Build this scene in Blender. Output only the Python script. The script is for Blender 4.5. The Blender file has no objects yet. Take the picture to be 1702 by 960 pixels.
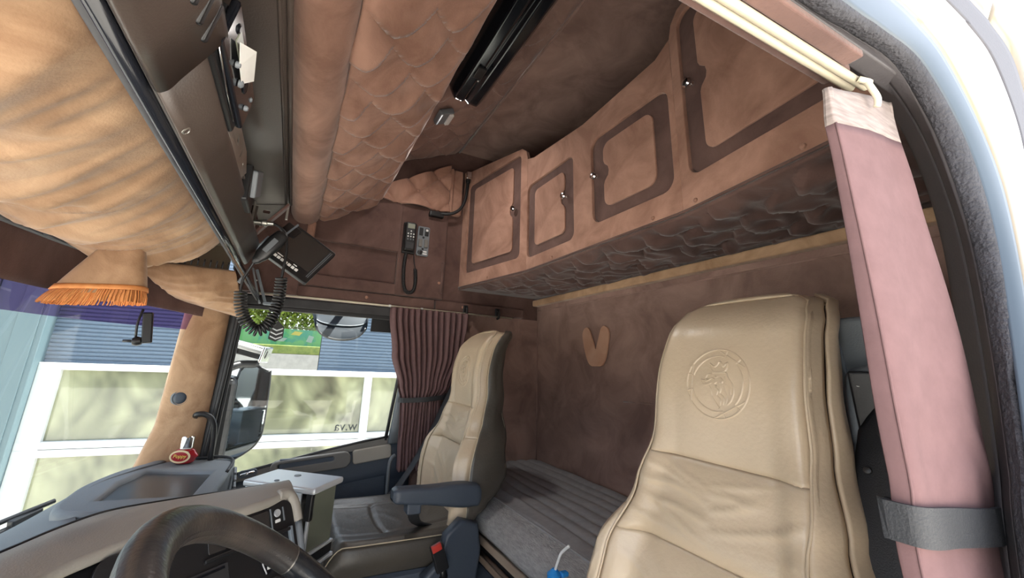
import bpy, bmesh, math, random
from mathutils import Vector, Matrix, noise

# ------------------------------------------------------------------ camera, world, sun, exposure
scene = bpy.context.scene
COL = scene.collection
random.seed(7)
PI = math.pi

yaw, pit, rol = math.radians(25.09), math.radians(14.39), math.radians(2.36)
Fw = Vector((math.sin(yaw) * math.cos(pit), math.cos(yaw) * math.cos(pit), math.sin(pit)))
R0 = Vector((math.cos(yaw), -math.sin(yaw), 0))
U0 = R0.cross(Fw)
Rr = R0 * math.cos(rol) + U0 * math.sin(rol)
Uu = -R0 * math.sin(rol) + U0 * math.cos(rol)
cam_data = bpy.data.cameras.new('camera')
cam_data.sensor_width = 36.0
cam_data.lens = 665.5 / 1702 * 36.0
cam_data.shift_x = 38.7 / 1702
cam_data.shift_y = -42.9 / 1702
cam_data.clip_start = 0.01
cam = bpy.data.objects.new('camera', cam_data)
COL.objects.link(cam)
mw = Matrix((Rr, Uu, -Fw)).transposed().to_4x4()
mw.translation = Vector((0, 0, 1.3))
cam.matrix_world = mw
scene.camera = cam

world = bpy.data.worlds.new('sky')
scene.world = world
world.use_nodes = True
wn = world.node_tree.nodes
wl = world.node_tree.links
sky = wn.new('ShaderNodeTexSky')
sky.sky_type = 'NISHITA'
sky.sun_disc = False
sky.sun_elevation = math.radians(58)
sky.sun_rotation = math.radians(60)
sky.dust_density = 2.5
sky.air_density = 1.0
bgn = wn['Background']
hs = wn.new('ShaderNodeHueSaturation')
hs.inputs['Saturation'].default_value = 0.4
wl.new(sky.outputs[0], hs.inputs['Color'])
wl.new(hs.outputs[0], bgn.inputs[0])
bgn.inputs[1].default_value = 0.40

sun_d = bpy.data.lights.new('sun', 'SUN')
sun_d.energy = 12.0
sun_d.angle = math.radians(1.5)
sun_d.color = (1.0, 0.95, 0.87)
sun = bpy.data.objects.new('sun', sun_d)
COL.objects.link(sun)
# high sun from behind the cab
sdir = Vector((0.50, 0.03, 1.6)).normalized()
sun.rotation_euler = sdir.to_track_quat('Z', 'Y').to_euler()
sun.location = (3, -2, 9)

scene.view_settings.view_transform = 'Standard'
scene.view_settings.look = 'None'
scene.view_settings.gamma = 1.0
scene.view_settings.use_curve_mapping = False
scene.view_settings.exposure = 1.35
scene.cycles.max_bounces = 20
scene.cycles.diffuse_bounces = 14
scene.cycles.glossy_bounces = 6
scene.cycles.transparent_max_bounces = 16


def portal(name, loc, rot, sx, sy):
    d = bpy.data.lights.new(name, 'AREA')
    d.shape = 'RECTANGLE'
    d.size = sx
    d.size_y = sy
    d.cycles.is_portal = True
    o = bpy.data.objects.new(name, d)
    COL.objects.link(o)
    o.location = loc
    o.rotation_euler = rot
    return o


# sampling portals only guide the sky light through the openings of the cab
portal('door_portal', (0.05, 0.05, 0.8), (-PI / 2, 0, 0), 1.3, 1.7)
portal('side_window_portal', (0.2, 2.31, 1.2), (PI / 2, 0, 0), 0.9, 0.8)
portal('windscreen_portal', (-0.93, 1.2, 1.15), (0, -PI / 2, 0), 0.9, 2.2)

# ------------------------------------------------------------------ materials
MATS = {}


def mat(name, col, rough=0.6, metal=0.0, col2=None, nscale=8.0, bump=0.0, bscale=60.0, sheen=0.0, coat=0.0,
        spec=0.5, ndist=0.0, contrast=(0.35, 0.65), emit=None, stretch=None, detail=5):
    m = bpy.data.materials.new(name)
    m.use_nodes = True
    nt = m.node_tree
    N, L = nt.nodes, nt.links
    b = N['Principled BSDF']
    b.inputs['Base Color'].default_value = (*col, 1)
    b.inputs['Roughness'].default_value = rough
    b.inputs['Metallic'].default_value = metal
    b.inputs['Specular IOR Level'].default_value = spec
    b.inputs['Sheen Weight'].default_value = sheen
    b.inputs['Sheen Roughness'].default_value = 0.4
    b.inputs['Coat Weight'].default_value = coat
    b.inputs['Coat Roughness'].default_value = 0.15
    tc = N.new('ShaderNodeTexCoord')
    vec = tc.outputs['Object']
    if stretch:
        mp = N.new('ShaderNodeMapping')
        mp.inputs['Scale'].default_value = stretch
        L.new(vec, mp.inputs['Vector'])
        vec = mp.outputs[0]
    if col2:
        n = N.new('ShaderNodeTexNoise')
        n.inputs['Scale'].default_value = nscale
        n.inputs['Detail'].default_value = detail
        n.inputs['Roughness'].default_value = 0.6
        n.inputs['Distortion'].default_value = ndist
        L.new(vec, n.inputs['Vector'])
        r = N.new('ShaderNodeValToRGB')
        r.color_ramp.elements[0].position = contrast[0]
        r.color_ramp.elements[1].position = contrast[1]
        r.color_ramp.elements[0].color = (*col, 1)
        r.color_ramp.elements[1].color = (*col2, 1)
        L.new(n.outputs['Fac'], r.inputs['Fac'])
        L.new(r.outputs[0], b.inputs['Base Color'])
    if bump:
        n2 = N.new('ShaderNodeTexNoise')
        n2.inputs['Scale'].default_value = bscale
        n2.inputs['Detail'].default_value = 4
        L.new(vec, n2.inputs['Vector'])
        bp = N.new('ShaderNodeBump')
        bp.inputs['Strength'].default_value = bump
        bp.inputs['Distance'].default_value = 0.01
        L.new(n2.outputs['Fac'], bp.inputs['Height'])
        L.new(bp.outputs[0], b.inputs['Normal'])
    if emit:
        b.inputs['Emission Color'].default_value = (*emit[0], 1)
        b.inputs['Emission Strength'].default_value = emit[1]
    MATS[name] = m
    return m


def glass(name, tint, refl=0.06, rough=0.0):
    m = bpy.data.materials.new(name)
    m.use_nodes = True
    nt = m.node_tree
    N, L = nt.nodes, nt.links
    N.remove(N['Principled BSDF'])
    t = N.new('ShaderNodeBsdfTransparent')
    t.inputs[0].default_value = (*tint, 1)
    g = N.new('ShaderNodeBsdfGlossy')
    g.inputs['Roughness'].default_value = rough
    fr = N.new('ShaderNodeFresnel')
    fr.inputs[0].default_value = 1.4
    mx = N.new('ShaderNodeMixShader')
    L.new(fr.outputs[0], mx.inputs[0])
    L.new(t.outputs[0], mx.inputs[1])
    L.new(g.outputs[0], mx.inputs[2])
    L.new(mx.outputs[0], N['Material Output'].inputs[0])
    MATS[name] = m
    return m


SUEDE = mat('brown_suede', (0.26, 0.138, 0.098), 0.95, col2=(0.43, 0.245, 0.18), nscale=6, bump=0.12, bscale=220,
            sheen=0.25, ndist=0.7, contrast=(0.36, 0.66), spec=0.15)
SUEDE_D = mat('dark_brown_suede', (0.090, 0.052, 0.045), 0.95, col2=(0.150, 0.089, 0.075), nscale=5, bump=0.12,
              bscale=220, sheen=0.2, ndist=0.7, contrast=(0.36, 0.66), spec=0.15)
SUEDE_M = mat('mid_brown_suede', (0.225, 0.140, 0.116), 0.95, col2=(0.37, 0.24, 0.197), nscale=5, bump=0.12,
              bscale=220, sheen=0.25, ndist=0.7, contrast=(0.36, 0.66), spec=0.15)
SUEDE_T = mat('tan_suede', (0.36, 0.215, 0.125), 0.95, col2=(0.55, 0.36, 0.22), nscale=7, bump=0.12, bscale=220,
              sheen=0.25, ndist=0.7, contrast=(0.36, 0.66), spec=0.15)
PATCH = mat('orange_brown_suede', (0.52, 0.29, 0.19), 0.95, col2=(0.6, 0.36, 0.25), nscale=9, bump=0.1, bscale=220)
LEATHER = mat('tan_leather', (0.50, 0.395, 0.275), 0.30, col2=(0.56, 0.445, 0.315), nscale=5, bump=0.08, bscale=130,
              spec=0.55)
LEATHER_D = mat('dark_leather', (0.062, 0.054, 0.045), 0.38, col2=(0.08, 0.07, 0.058), nscale=5, bump=0.1,
                bscale=110)
PIPING = mat('pale_piping', (0.5, 0.42, 0.3), 0.5)
BLACK = mat('black_plastic', (0.012, 0.012, 0.013), 0.4, bump=0.05, bscale=300)
RUBBER = mat('black_rubber', (0.016, 0.016, 0.018), 0.55, col2=(0.03, 0.03, 0.032), nscale=14)
GLOSSBLACK = mat('gloss_black', (0.008, 0.009, 0.012), 0.12)
BROWNPL = mat('brown_plastic', (0.058, 0.044, 0.037), 0.3, bump=0.06, bscale=400)
GREYPL = mat('grey_plastic', (0.13, 0.125, 0.115), 0.5, bump=0.1, bscale=350, col2=(0.155, 0.145, 0.13), nscale=4)
TAUPE = mat('taupe_dash', (0.31, 0.285, 0.245), 0.5, bump=0.12, bscale=380, col2=(0.34, 0.31, 0.265), nscale=4)
BLUEPL = mat('blue_grey_plastic', (0.045, 0.058, 0.080), 0.45, bump=0.1, bscale=350, col2=(0.052, 0.066, 0.088),
             nscale=4)
BLUELT = mat('light_blue_grey', (0.17, 0.2, 0.23), 0.5, bump=0.08, bscale=350)
SLATE = mat('slate_plastic', (0.15, 0.165, 0.18), 0.5, bump=0.1, bscale=350)
SILVER = mat('silver_paint', (0.58, 0.6, 0.62), 0.32, metal=0.35)
CHROME = mat('chrome', (0.8, 0.8, 0.8), 0.12, metal=1.0)
STEEL = mat('bare_steel', (0.55, 0.54, 0.5), 0.35, metal=0.9, col2=(0.42, 0.4, 0.36), nscale=12)
WHITE = mat('white_plastic', (0.72, 0.72, 0.70), 0.4)
PAPER = mat('white_paper', (0.85, 0.84, 0.8), 0.8)
CREAM = mat('cream_rail', (0.52, 0.47, 0.36), 0.35)
CURTAIN = mat('brown_curtain', (0.138, 0.082, 0.082), 0.9, col2=(0.158, 0.094, 0.094), nscale=40, bump=0.03,
              bscale=260, sheen=0.0, spec=0.1)
TAPE = mat('curtain_tape', (0.27, 0.225, 0.205), 0.9, col2=(0.18, 0.14, 0.128), nscale=30, stretch=(1, 1, 8))
BELT = mat('belt_webbing', (0.020, 0.021, 0.024), 0.6, bump=0.2, bscale=500)
MATTRESS = mat('mattress_fabric', (0.27, 0.268, 0.272), 0.85, col2=(0.32, 0.318, 0.32), nscale=30, bump=0.25,
               bscale=400)
WOOD = mat('worn_wood_trim', (0.30, 0.22, 0.16), 0.6, col2=(0.42, 0.33, 0.25), nscale=6, stretch=(1, 0.3, 3))
FRINGE = mat('orange_fringe', (0.85, 0.36, 0.12), 0.8, col2=(0.72, 0.27, 0.08), nscale=40)
RED = mat('red_glass', (0.35, 0.012, 0.02), 0.12, coat=0.5)
LABELC = mat('label_cream', (0.75, 0.6, 0.35), 0.5)
LABELY = mat('label_yellow', (0.8, 0.62, 0.12), 0.5)
REDBTN = mat('red_button', (0.55, 0.045, 0.03), 0.4)
BLUE = mat('bright_blue', (0.02, 0.25, 0.65), 0.35)
BODY = mat('cream_paint', (0.22, 0.18, 0.125), 0.3, coat=0.4)
SEAL = mat('woven_seal', (0.028, 0.028, 0.034), 0.8, bump=0.6, bscale=260, col2=(0.042, 0.042, 0.05), nscale=60)
FLANGE = mat('blue_grey_flange', (0.038, 0.055, 0.075), 0.4)
DKTRIM = mat('dark_trim', (0.05, 0.045, 0.048), 0.6, bump=0.08, bscale=300)
LCD = mat('grey_lcd', (0.22, 0.23, 0.18), 0.3)
SCREEN = mat('dark_screen', (0.034, 0.031, 0.029), 0.2)
GLASS = glass('window_glass', (0.60, 0.64, 0.64))
PURPLE = glass('purple_tint', (0.19, 0.13, 0.26))
SMOKE = mat('smoked_glass', (0.13, 0.14, 0.105), 0.1, col2=(0.16, 0.17, 0.13), nscale=3)
MIRROR = mat('mirror_glass', (0.75, 0.8, 0.85), 0.03, metal=1.0)
FACBLUE = mat('blue_cladding', (0.085, 0.125, 0.18), 0.5)
FRAMEW = mat('white_frame', (0.55, 0.57, 0.57), 0.5)
PILAST = mat('teal_pilaster', (0.1, 0.15, 0.17), 0.45)
PANELW = mat('pale_panel', (0.25, 0.30, 0.32), 0.5)
PANE = mat('painted_reflection_glass', (0.05, 0.055, 0.035), 0.03, col2=(0.30, 0.31, 0.19), nscale=0.8, ndist=3.0, contrast=(0.30, 0.70), detail=1.5, bump=0.06, bscale=1.8,
           coat=1.0)  # mottled base colour paints soft reflections into the panes
GROUND = mat('paving', (0.46, 0.44, 0.40), 0.85, col2=(0.54, 0.52, 0.48), nscale=3)
LEAF = mat('hedge_leaf', (0.14, 0.20, 0.02), 0.6, col2=(0.30, 0.33, 0.05), nscale=18)
GRASS = mat('grass', (0.12, 0.17, 0.03), 0.8, col2=(0.2, 0.24, 0.05), nscale=10)
MURAL = mat('mural_teal', (0.03, 0.22, 0.17), 0.6, col2=(0.10, 0.30, 0.12), nscale=1.2, contrast=(0.45, 0.55), ndist=1.5)
MURAL2 = mat('mural_yellow', (0.45, 0.36, 0.06), 0.6)
CONC = mat('concrete', (0.33, 0.32, 0.3), 0.8, col2=(0.4, 0.39, 0.36), nscale=6)

# ------------------------------------------------------------------ helpers
WLOC = {}


def wl_of(o):
    return WLOC.get(o.name, Vector((0, 0, 0))) if o else Vector((0, 0, 0))


def tag(o, label=None, cat=None, group=None, kind=None):
    if label:
        o['label'] = label
    if cat:
        o['category'] = cat
    if group:
        o['group'] = group
    if kind:
        o['kind'] = kind
    return o


def thing(name, label, cat, loc=(0, 0, 0), group=None):
    o = bpy.data.objects.new(name, None)
    o.empty_display_size = 0.05
    COL.objects.link(o)
    o.location = loc
    WLOC[o.name] = Vector(loc)
    return tag(o, label, cat, group)


def link(name, me, m, parent=None, smooth=True, loc=None):
    """recentres a mesh given in world coordinates and links it as one object"""
    if loc is None:
        n = len(me.vertices)
        c = Vector((0, 0, 0))
        for v in me.vertices:
            c += v.co
        c /= max(n, 1)
        me.transform(Matrix.Translation(-c))
    else:
        c = Vector(loc)
    if m is not None and not me.materials:
        me.materials.append(m)
    if smooth:
        me.polygons.foreach_set('use_smooth', [True] * len(me.polygons))
    o = bpy.data.objects.new(name, me)
    COL.objects.link(o)
    WLOC[o.name] = c.copy()
    if parent:
        o.parent = parent
        o.location = c - wl_of(parent)
    else:
        o.location = c
    return o


def from_lists(name, verts, faces, m, parent=None, smooth=True, recalc=True):
    me = bpy.data.meshes.new(name)
    me.from_pydata([tuple(v) for v in verts], [], faces)
    if recalc:
        bm = bmesh.new()
        bm.from_mesh(me)
        bmesh.ops.recalc_face_normals(bm, faces=bm.faces)
        bm.to_mesh(me)
        bm.free()
    me.update()
    return link(name, me, m, parent, smooth)


def add_bevel(o, w, seg=3):
    b = o.modifiers.new('bevel', 'BEVEL')
    b.width = w
    b.segments = seg
    b.limit_method = 'ANGLE'
    b.angle_limit = math.radians(35)
    b.harden_normals = False
    return o


def box(name, c, s, m, parent=None, bev=0.004, rot=None, taper=None):
    """box by centre and size; rot = Matrix or euler tuple; taper = (sx, sy) scale of the top face"""
    h = Vector(s) / 2
    vs = []
    for z in (-1, 1):
        for y in (-1, 1):
            for x in (-1, 1):
                k = taper if (taper and z > 0) else (1, 1)
                vs.append(Vector((x * h.x * k[0], y * h.y * k[1], z * h.z)))
    if rot is not None:
        Rm = rot if isinstance(rot, Matrix) else Matrix.Rotation(rot[2], 3, 'Z') @ Matrix.Rotation(rot[1], 3, 'Y') @ Matrix.Rotation(rot[0], 3, 'X')
        vs = [Rm @ v for v in vs]
    vs = [v + Vector(c) for v in vs]
    fs = [(0, 2, 3, 1), (4, 5, 7, 6), (0, 1, 5, 4), (2, 6, 7, 3), (0, 4, 6, 2), (1, 3, 7, 5)]
    o = from_lists(name, vs, fs, m, parent, smooth=bev > 0)
    if bev > 0:
        add_bevel(o, bev)
        o.data.polygons.foreach_set('use_smooth', [False] * len(o.data.polygons))
    return o


def bx(name, x0, x1, y0, y1, z0, z1, m, parent=None, bev=0.004):
    return box(name, ((x0 + x1) / 2, (y0 + y1) / 2, (z0 + z1) / 2), (abs(x1 - x0), abs(y1 - y0), abs(z1 - z0)), m, parent, bev)


def surf(name, fn, nu, nv, m, parent=None, thick=0.0, close_u=False, smooth=True, u0=0, u1=1, v0=0, v1=1, offset=1):
    vs, fs = [], []
    cols = nu if close_u else nu + 1
    for j in range(nv + 1):
        for i in range(cols):
            vs.append(fn(u0 + (u1 - u0) * i / nu, v0 + (v1 - v0) * j / nv))
    for j in range(nv):
        for i in range(nu):
            a = j * cols + i
            b = j * cols + (i + 1) % cols
            fs.append((a, b, b + cols, a + cols))
    o = from_lists(name, vs, fs, m, parent, smooth, recalc=False)
    if thick:
        s = o.modifiers.new('thickness', 'SOLIDIFY')
        s.thickness = thick
        s.offset = offset
    return o


def smooth_path(pts, n=8, cyclic=False):
    P = [Vector(p) for p in pts]
    out = []
    k = len(P)
    rng = range(k) if cyclic else range(k - 1)
    for i in rng:
        if cyclic:
            p0, p1, p2, p3 = P[(i - 1) % k], P[i], P[(i + 1) % k], P[(i + 2) % k]
        else:
            p0 = P[i - 1] if i > 0 else P[i] * 2 - P[i + 1]
            p1, p2 = P[i], P[i + 1]
            p3 = P[i + 2] if i + 2 < k else P[i + 1] * 2 - P[i]
        for j in range(n):
            t = j / n
            out.append(0.5 * ((2 * p1) + (-p0 + p2) * t + (2 * p0 - 5 * p1 + 4 * p2 - p3) * t * t + (-p0 + 3 * p1 - 3 * p2 + p3) * t ** 3))
    if not cyclic:
        out.append(P[-1])
    return out


def tube(name, pts, r, m, parent=None, seg=8, cyclic=False, smoothn=0, flat=None, up=None):
    """tube along points; r number or list; flat=(a,b) half-axes of an oval/strap section with 'up' hint"""
    P = smooth_path(pts, smoothn, cyclic) if smoothn else [Vector(p) for p in pts]
    n = len(P)
    vs, fs = [], []
    prev = None
    for i, p in enumerate(P):
        if cyclic:
            t = (P[(i + 1) % n] - P[i - 1]).normalized()
        else:
            t = (P[min(i + 1, n - 1)] - P[max(i - 1, 0)]).normalized()
        ref = Vector(up) if up is not None else (prev if prev is not None else (Vector((0, 0, 1)) if abs(t.z) < 0.9 else Vector((1, 0, 0))))
        a = (ref - t * ref.dot(t))
        if a.length < 1e-6:
            a = Vector((1, 0, 0)) - t * t.x
        a.normalize()
        prev = a
        b = t.cross(a)
        rr = r[min(int(i * len(r) / n), len(r) - 1)] if isinstance(r, (list, tuple)) else r
        ra, rb = flat if flat else (rr, rr)
        for k in range(seg):
            q = 2 * PI * (k + 0.5) / seg
            ca, sa = math.cos(q), math.sin(q)
            if flat and seg == 4:
                ca, sa = math.copysign(1, ca), math.copysign(1, sa)
            vs.append(p + a * ca * ra + b * sa * rb)
    rows = n if cyclic else n - 1
    for i in range(rows):
        for k in range(seg):
            a0 = i * seg + k
            a1 = i * seg + (k + 1) % seg
            b0 = ((i + 1) % n) * seg + k
            b1 = ((i + 1) % n) * seg + (k + 1) % seg
            fs.append((a0, a1, b1, b0))
    if not cyclic:
        fs.append(tuple(range(seg - 1, -1, -1)))
        fs.append(tuple((n - 1) * seg + k for k in range(seg)))
    return from_lists(name, vs, fs, m, parent, smooth=not (flat and seg == 4), recalc=True)


def lathe(name, prof, c, axis, m, parent=None, seg=24):
    """profile [(radius, height)] revolved about axis through c"""
    ax = Vector(axis).normalized()
    a = ax.orthogonal().normalized()
    b = ax.cross(a)
    vs, fs = [], []
    for r, h in prof:
        for k in range(seg):
            q = 2 * PI * k / seg
            vs.append(Vector(c) + ax * h + (a * math.cos(q) + b * math.sin(q)) * r)
    for i in range(len(prof) - 1):
        for k in range(seg):
            fs.append((i * seg + k, i * seg + (k + 1) % seg, (i + 1) * seg + (k + 1) % seg, (i + 1) * seg + k))
    fs.append(tuple(range(seg - 1, -1, -1)))
    fs.append(tuple((len(prof) - 1) * seg + k for k in range(seg)))
    o = from_lists(name, vs, fs, m, parent)
    e = o.modifiers.new('edges', 'EDGE_SPLIT')
    e.split_angle = math.radians(40)
    return o


def rrect(x0, x1, y0, y1, r, n=6):
    pts = []
    for cx, cy, a0 in ((x1 - r, y0 + r, -90), (x1 - r, y1 - r, 0), (x0 + r, y1 - r, 90), (x0 + r, y0 + r, 180)):
        for i in range(n + 1):
            a = math.radians(a0 + 90 * i / n)
            pts.append((cx + r * math.cos(a), cy + r * math.sin(a)))
    return pts


def plate(name, outline, holes, o, ex, ey, thick, m, parent=None, bev=0.0):
    """flat plate with holes: 2D outline in frame (o, ex, ey), thickness along ex x ey (front face at o)"""
    cu = bpy.data.curves.new(name, 'CURVE')
    cu.dimensions = '2D'
    cu.fill_mode = 'BOTH'
    cu.extrude = thick / 2 - bev
    cu.bevel_depth = bev
    cu.bevel_resolution = 2
    cu.offset = -bev
    for pts in [outline] + list(holes):
        sp = cu.splines.new('POLY')
        sp.points.add(len(pts) - 1)
        for i, p in enumerate(pts):
            sp.points[i].co = (p[0], p[1], 0, 1)
        sp.use_cyclic_u = True
    tmp = bpy.data.objects.new('tmp', cu)
    COL.objects.link(tmp)
    dg = bpy.context.evaluated_depsgraph_get()
    me = bpy.data.meshes.new_from_object(tmp.evaluated_get(dg))
    bpy.data.objects.remove(tmp)
    bpy.data.curves.remove(cu)
    ex = Vector(ex).normalized()
    ey = Vector(ey).normalized()
    ez = ex.cross(ey).normalized()
    M4 = Matrix((ex, ey, ez)).transposed().to_4x4()
    M4.translation = Vector(o) - ez * thick / 2
    me.transform(M4)
    bm = bmesh.new()
    bm.from_mesh(me)
    bmesh.ops.remove_doubles(bm, verts=bm.verts, dist=1e-5)
    bmesh.ops.recalc_face_normals(bm, faces=bm.faces)
    bm.to_mesh(me)
    bm.free()
    me.materials.clear()
    ob = link(name, me, m, parent, smooth=False)
    return ob


def text_plate(name, body, size, o, ex, ey, depth, m, parent=None, shear=0.0):
    cu = bpy.data.curves.new(name, 'FONT')
    cu.body = body
    cu.size = size
    cu.extrude = depth
    cu.shear = shear
    cu.align_x = 'CENTER'
    cu.align_y = 'CENTER'
    tmp = bpy.data.objects.new('tmp', cu)
    COL.objects.link(tmp)
    dg = bpy.context.evaluated_depsgraph_get()
    me = bpy.data.meshes.new_from_object(tmp.evaluated_get(dg))
    bpy.data.objects.remove(tmp)
    ex = Vector(ex).normalized()
    ey = Vector(ey).normalized()
    ez = ex.cross(ey)
    M4 = Matrix((ex, ey, ez)).transposed().to_4x4()
    M4.translation = Vector(o)
    me.transform(M4)
    me.materials.clear()
    return link(name, me, m, parent, smooth=False)


def lerp_table(tab, x):
    if x <= tab[0][0]:
        return tab[0][1]
    for (a, va), (b, vb) in zip(tab, tab[1:]):
        if x <= b:
            t = (x - a) / (b - a)
            t = t * t * (3 - 2 * t) if True else t
            return va + (vb - va) * t
    return tab[-1][1]


def nz(x, y, z=0.0):
    return noise.noise(Vector((x, y, z)))


def tuft(u, v, p=0.45):
    return (abs(math.sin(PI * (u + v))) * abs(math.sin(PI * (u - v)))) ** p


def scales(y, x, s, sag, p):
    """overlapping scallop folds: rows every s along y, arcs of width p across x"""
    def row(k):
        q = abs(math.sin(PI * (x / p + 0.5 * (k % 2))))
        return k * s + sag * q, q
    k = int(math.floor(y / s)) + 1
    while row(k)[0] > y:
        k -= 1
    y0, q0 = row(k)
    y1, q1 = row(k + 1)
    f = (y - y0) / max(y1 - y0, 1e-4)
    return (max(f, 0.0) ** 2.2) * (0.25 + 0.75 * q1)


def struct(o):
    o['kind'] = 'structure'
    return o


def interp_poly(P, s):
    """point at parameter s in 0..1 along polyline P by length"""
    L = [0]
    for a, b in zip(P, P[1:]):
        L.append(L[-1] + (Vector(b) - Vector(a)).length)
    d = s * L[-1]
    for i in range(len(P) - 1):
        if d <= L[i + 1] + 1e-9:
            t = (d - L[i]) / max(L[i + 1] - L[i], 1e-9)
            return Vector(P[i]).lerp(Vector(P[i + 1]), min(max(t, 0), 1))
    return Vector(P[-1])

# ------------------------------------------------------------------ shell of the cab
YW = 2.25          # lining of the passenger side
XR = 1.428         # lining of the rear wall
floor = struct(bx('floor', -0.85, 1.46, 0.08, 2.32, -0.05, 0.0, GREYPL, None, 0))
ceiling = struct(bx('ceiling', -0.92, 1.48, 0.06, 2.34, 2.70, 2.75, BODY, None, 0))
bx('rear_lining', 0.80, 1.43, 0.13, 2.25, 2.655, 2.70, SUEDE_M, ceiling, 0.003)


def dark_quilt(u, v):
    x = 0.37 + 0.43 * u
    z = 2.46 + 0.19 * u
    y = 0.14 + 2.1 * v
    h = scales(y + 0.010 * nz(x * 8, y * 8, 9), 0.47 * u + 0.012 * nz(x * 6, y * 6, 1), 0.125, 0.068, 0.175) * min(1, u / 0.08, (1 - u) / 0.08)
    n = Vector((0.404, 0, -0.915))
    return Vector((x, y, z)) + n * (0.026 * h + 0.006 * nz(x * 9, y * 9))


surf('quilted_lining', dark_quilt, 60, 420, SUEDE_M, ceiling, 0.02)
tube('lining_seam', [(0.805, 0.14, 2.648), (0.805, 2.24, 2.648)], 0.006, SUEDE_M, ceiling)

wall_rear = struct(bx('wall_rear', XR, XR + 0.04, 0.06, 2.34, 0.0, 2.72, SUEDE_M, None, 0))
# pale ledge along the rear wall below the cabinet, its drop strip and the stitched seam
bx('ledge', XR - 0.045, XR + 0.001, 0.18, YW, 1.690, 1.730, SUEDE_T, wall_rear, 0.008)
bx('seam_strip', XR - 0.006, XR + 0.001, 0.14, YW, 1.660, 1.667, SUEDE_M, wall_rear, 0.002)
tube('wall_seam', [(XR - 0.002, y, 1.16 + 0.01 * math.sin(y * 6)) for y in [0.3 + 0.1 * i for i in range(13)]], 0.0035, SUEDE_M, wall_rear)


def rear_lining(u, v):
    y = 0.14 + (YW - 0.14) * u
    z = 0.74 + 0.92 * v
    return Vector((XR - 0.004 - 0.006 * nz(y * 3, z * 3, 4), y, z))


surf('padded_lining', rear_lining, 60, 30, SUEDE_M, wall_rear)

wall_pass = struct(bx('wall_passenger', -0.30, XR, YW, YW + 0.05, 1.60, 2.70, SUEDE_D, None, 0))
bx('bunk_side_lining', 0.62, XR, YW - 0.002, YW + 0.05, 0.0, 1.60, SUEDE_M, wall_pass, 0)
tube('corner_seam', [(XR - 0.004, YW - 0.004, 0.75), (XR - 0.004, YW - 0.004, 1.70)], 0.004, SUEDE_M, wall_pass)
# raised boards of the side wall
bx('upper_board', -0.10, 0.475, YW - 0.028, YW, 1.912, 2.30, SUEDE_D, wall_pass, 0.010)
bx('lower_board', -0.10, 0.475, YW - 0.028, YW, 1.664, 1.726, SUEDE_D, wall_pass, 0.008)
bx('phone_board', 0.465, 0.752, YW - 0.034, YW, 1.664, 2.215, SUEDE_D, wall_pass, 0.010)
bx('fascia_board', -0.20, 0.703, YW - 0.034, YW, 1.602, 1.658, SUEDE_D, wall_pass, 0.006)
bx('fascia_board', 0.709, 1.30, YW - 0.034, YW, 1.602, 1.658, SUEDE_D, wall_pass, 0.006)
tube('rolled_edge', [(0.735, YW - 0.036, 1.70), (0.738, YW - 0.036, 1.87), (0.728, YW - 0.036, 1.885)], 0.007, SUEDE_D, wall_pass, smoothn=5)
for sx, sz in ((0.32, 1.632), (0.72, 1.76), (0.88, 1.632)):
    lathe('stud', [(0.009, 0), (0.008, 0.004), (0.003, 0.006)], (sx, YW - 0.034, sz), (0, -1, 0), SUEDE, wall_pass, 12)


def side_tuft(u, v):
    x = 0.33 + 0.415 * u
    z = 2.205 + (0.075 + 0.24 * u) * v
    h = tuft((x - 0.55) / 0.24, (z - 2.305) / 0.22, 0.42)
    return Vector((x, YW - 0.03 - 0.045 * h, z))


surf('tufted_panel', side_tuft, 60, 40, SUEDE, wall_pass, 0.01, offset=-1)
for bxx, bz in ((0.55, 2.305), (0.67, 2.415), (0.43, 2.225), (0.67, 2.215)):
    lathe('button', [(0.011, 0), (0.010, 0.006), (0.005, 0.010), (0.001, 0.011)], (bxx, YW - 0.034, bz), (0, -1, 0), SUEDE, wall_pass, 12)
bx('edge_band', 0.745, 0.765, YW - 0.055, YW, 2.20, 2.50, SUEDE, wall_pass, 0.008)
bx('edge_band', 0.768, 0.83, YW - 0.045, YW, 2.20, 2.50, SUEDE, wall_pass, 0.008)

# driver side: header above the door opening and the wall behind it
wall_drv = struct(bx('wall_driver', -0.92, XR + 0.04, 0.150, 0.175, 1.66, 2.72, SUEDE_M, None, 0))
bx('bunk_side_lining', 0.68, XR + 0.04, 0.150, 0.175, 0.0, 1.66, SUEDE_M, wall_drv, 0)
bx('front_pillar', -0.92, -0.55, 0.09, 0.14, 0.0, 1.66, GREYPL, wall_drv, 0)
bx('header_board', -0.60, 0.475, 0.158, 0.183, 1.606, 1.66, SUEDE_D, wall_drv, 0.003)
bx('header_board', -0.60, 0.458, 0.141, 0.157, 1.604, 1.612, SUEDE_D, wall_drv, 0.002)
bx('header_gap', -0.60, 0.60, 0.141, 0.16, 1.613, 1.70, DKTRIM, wall_drv, 0.002)

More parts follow.
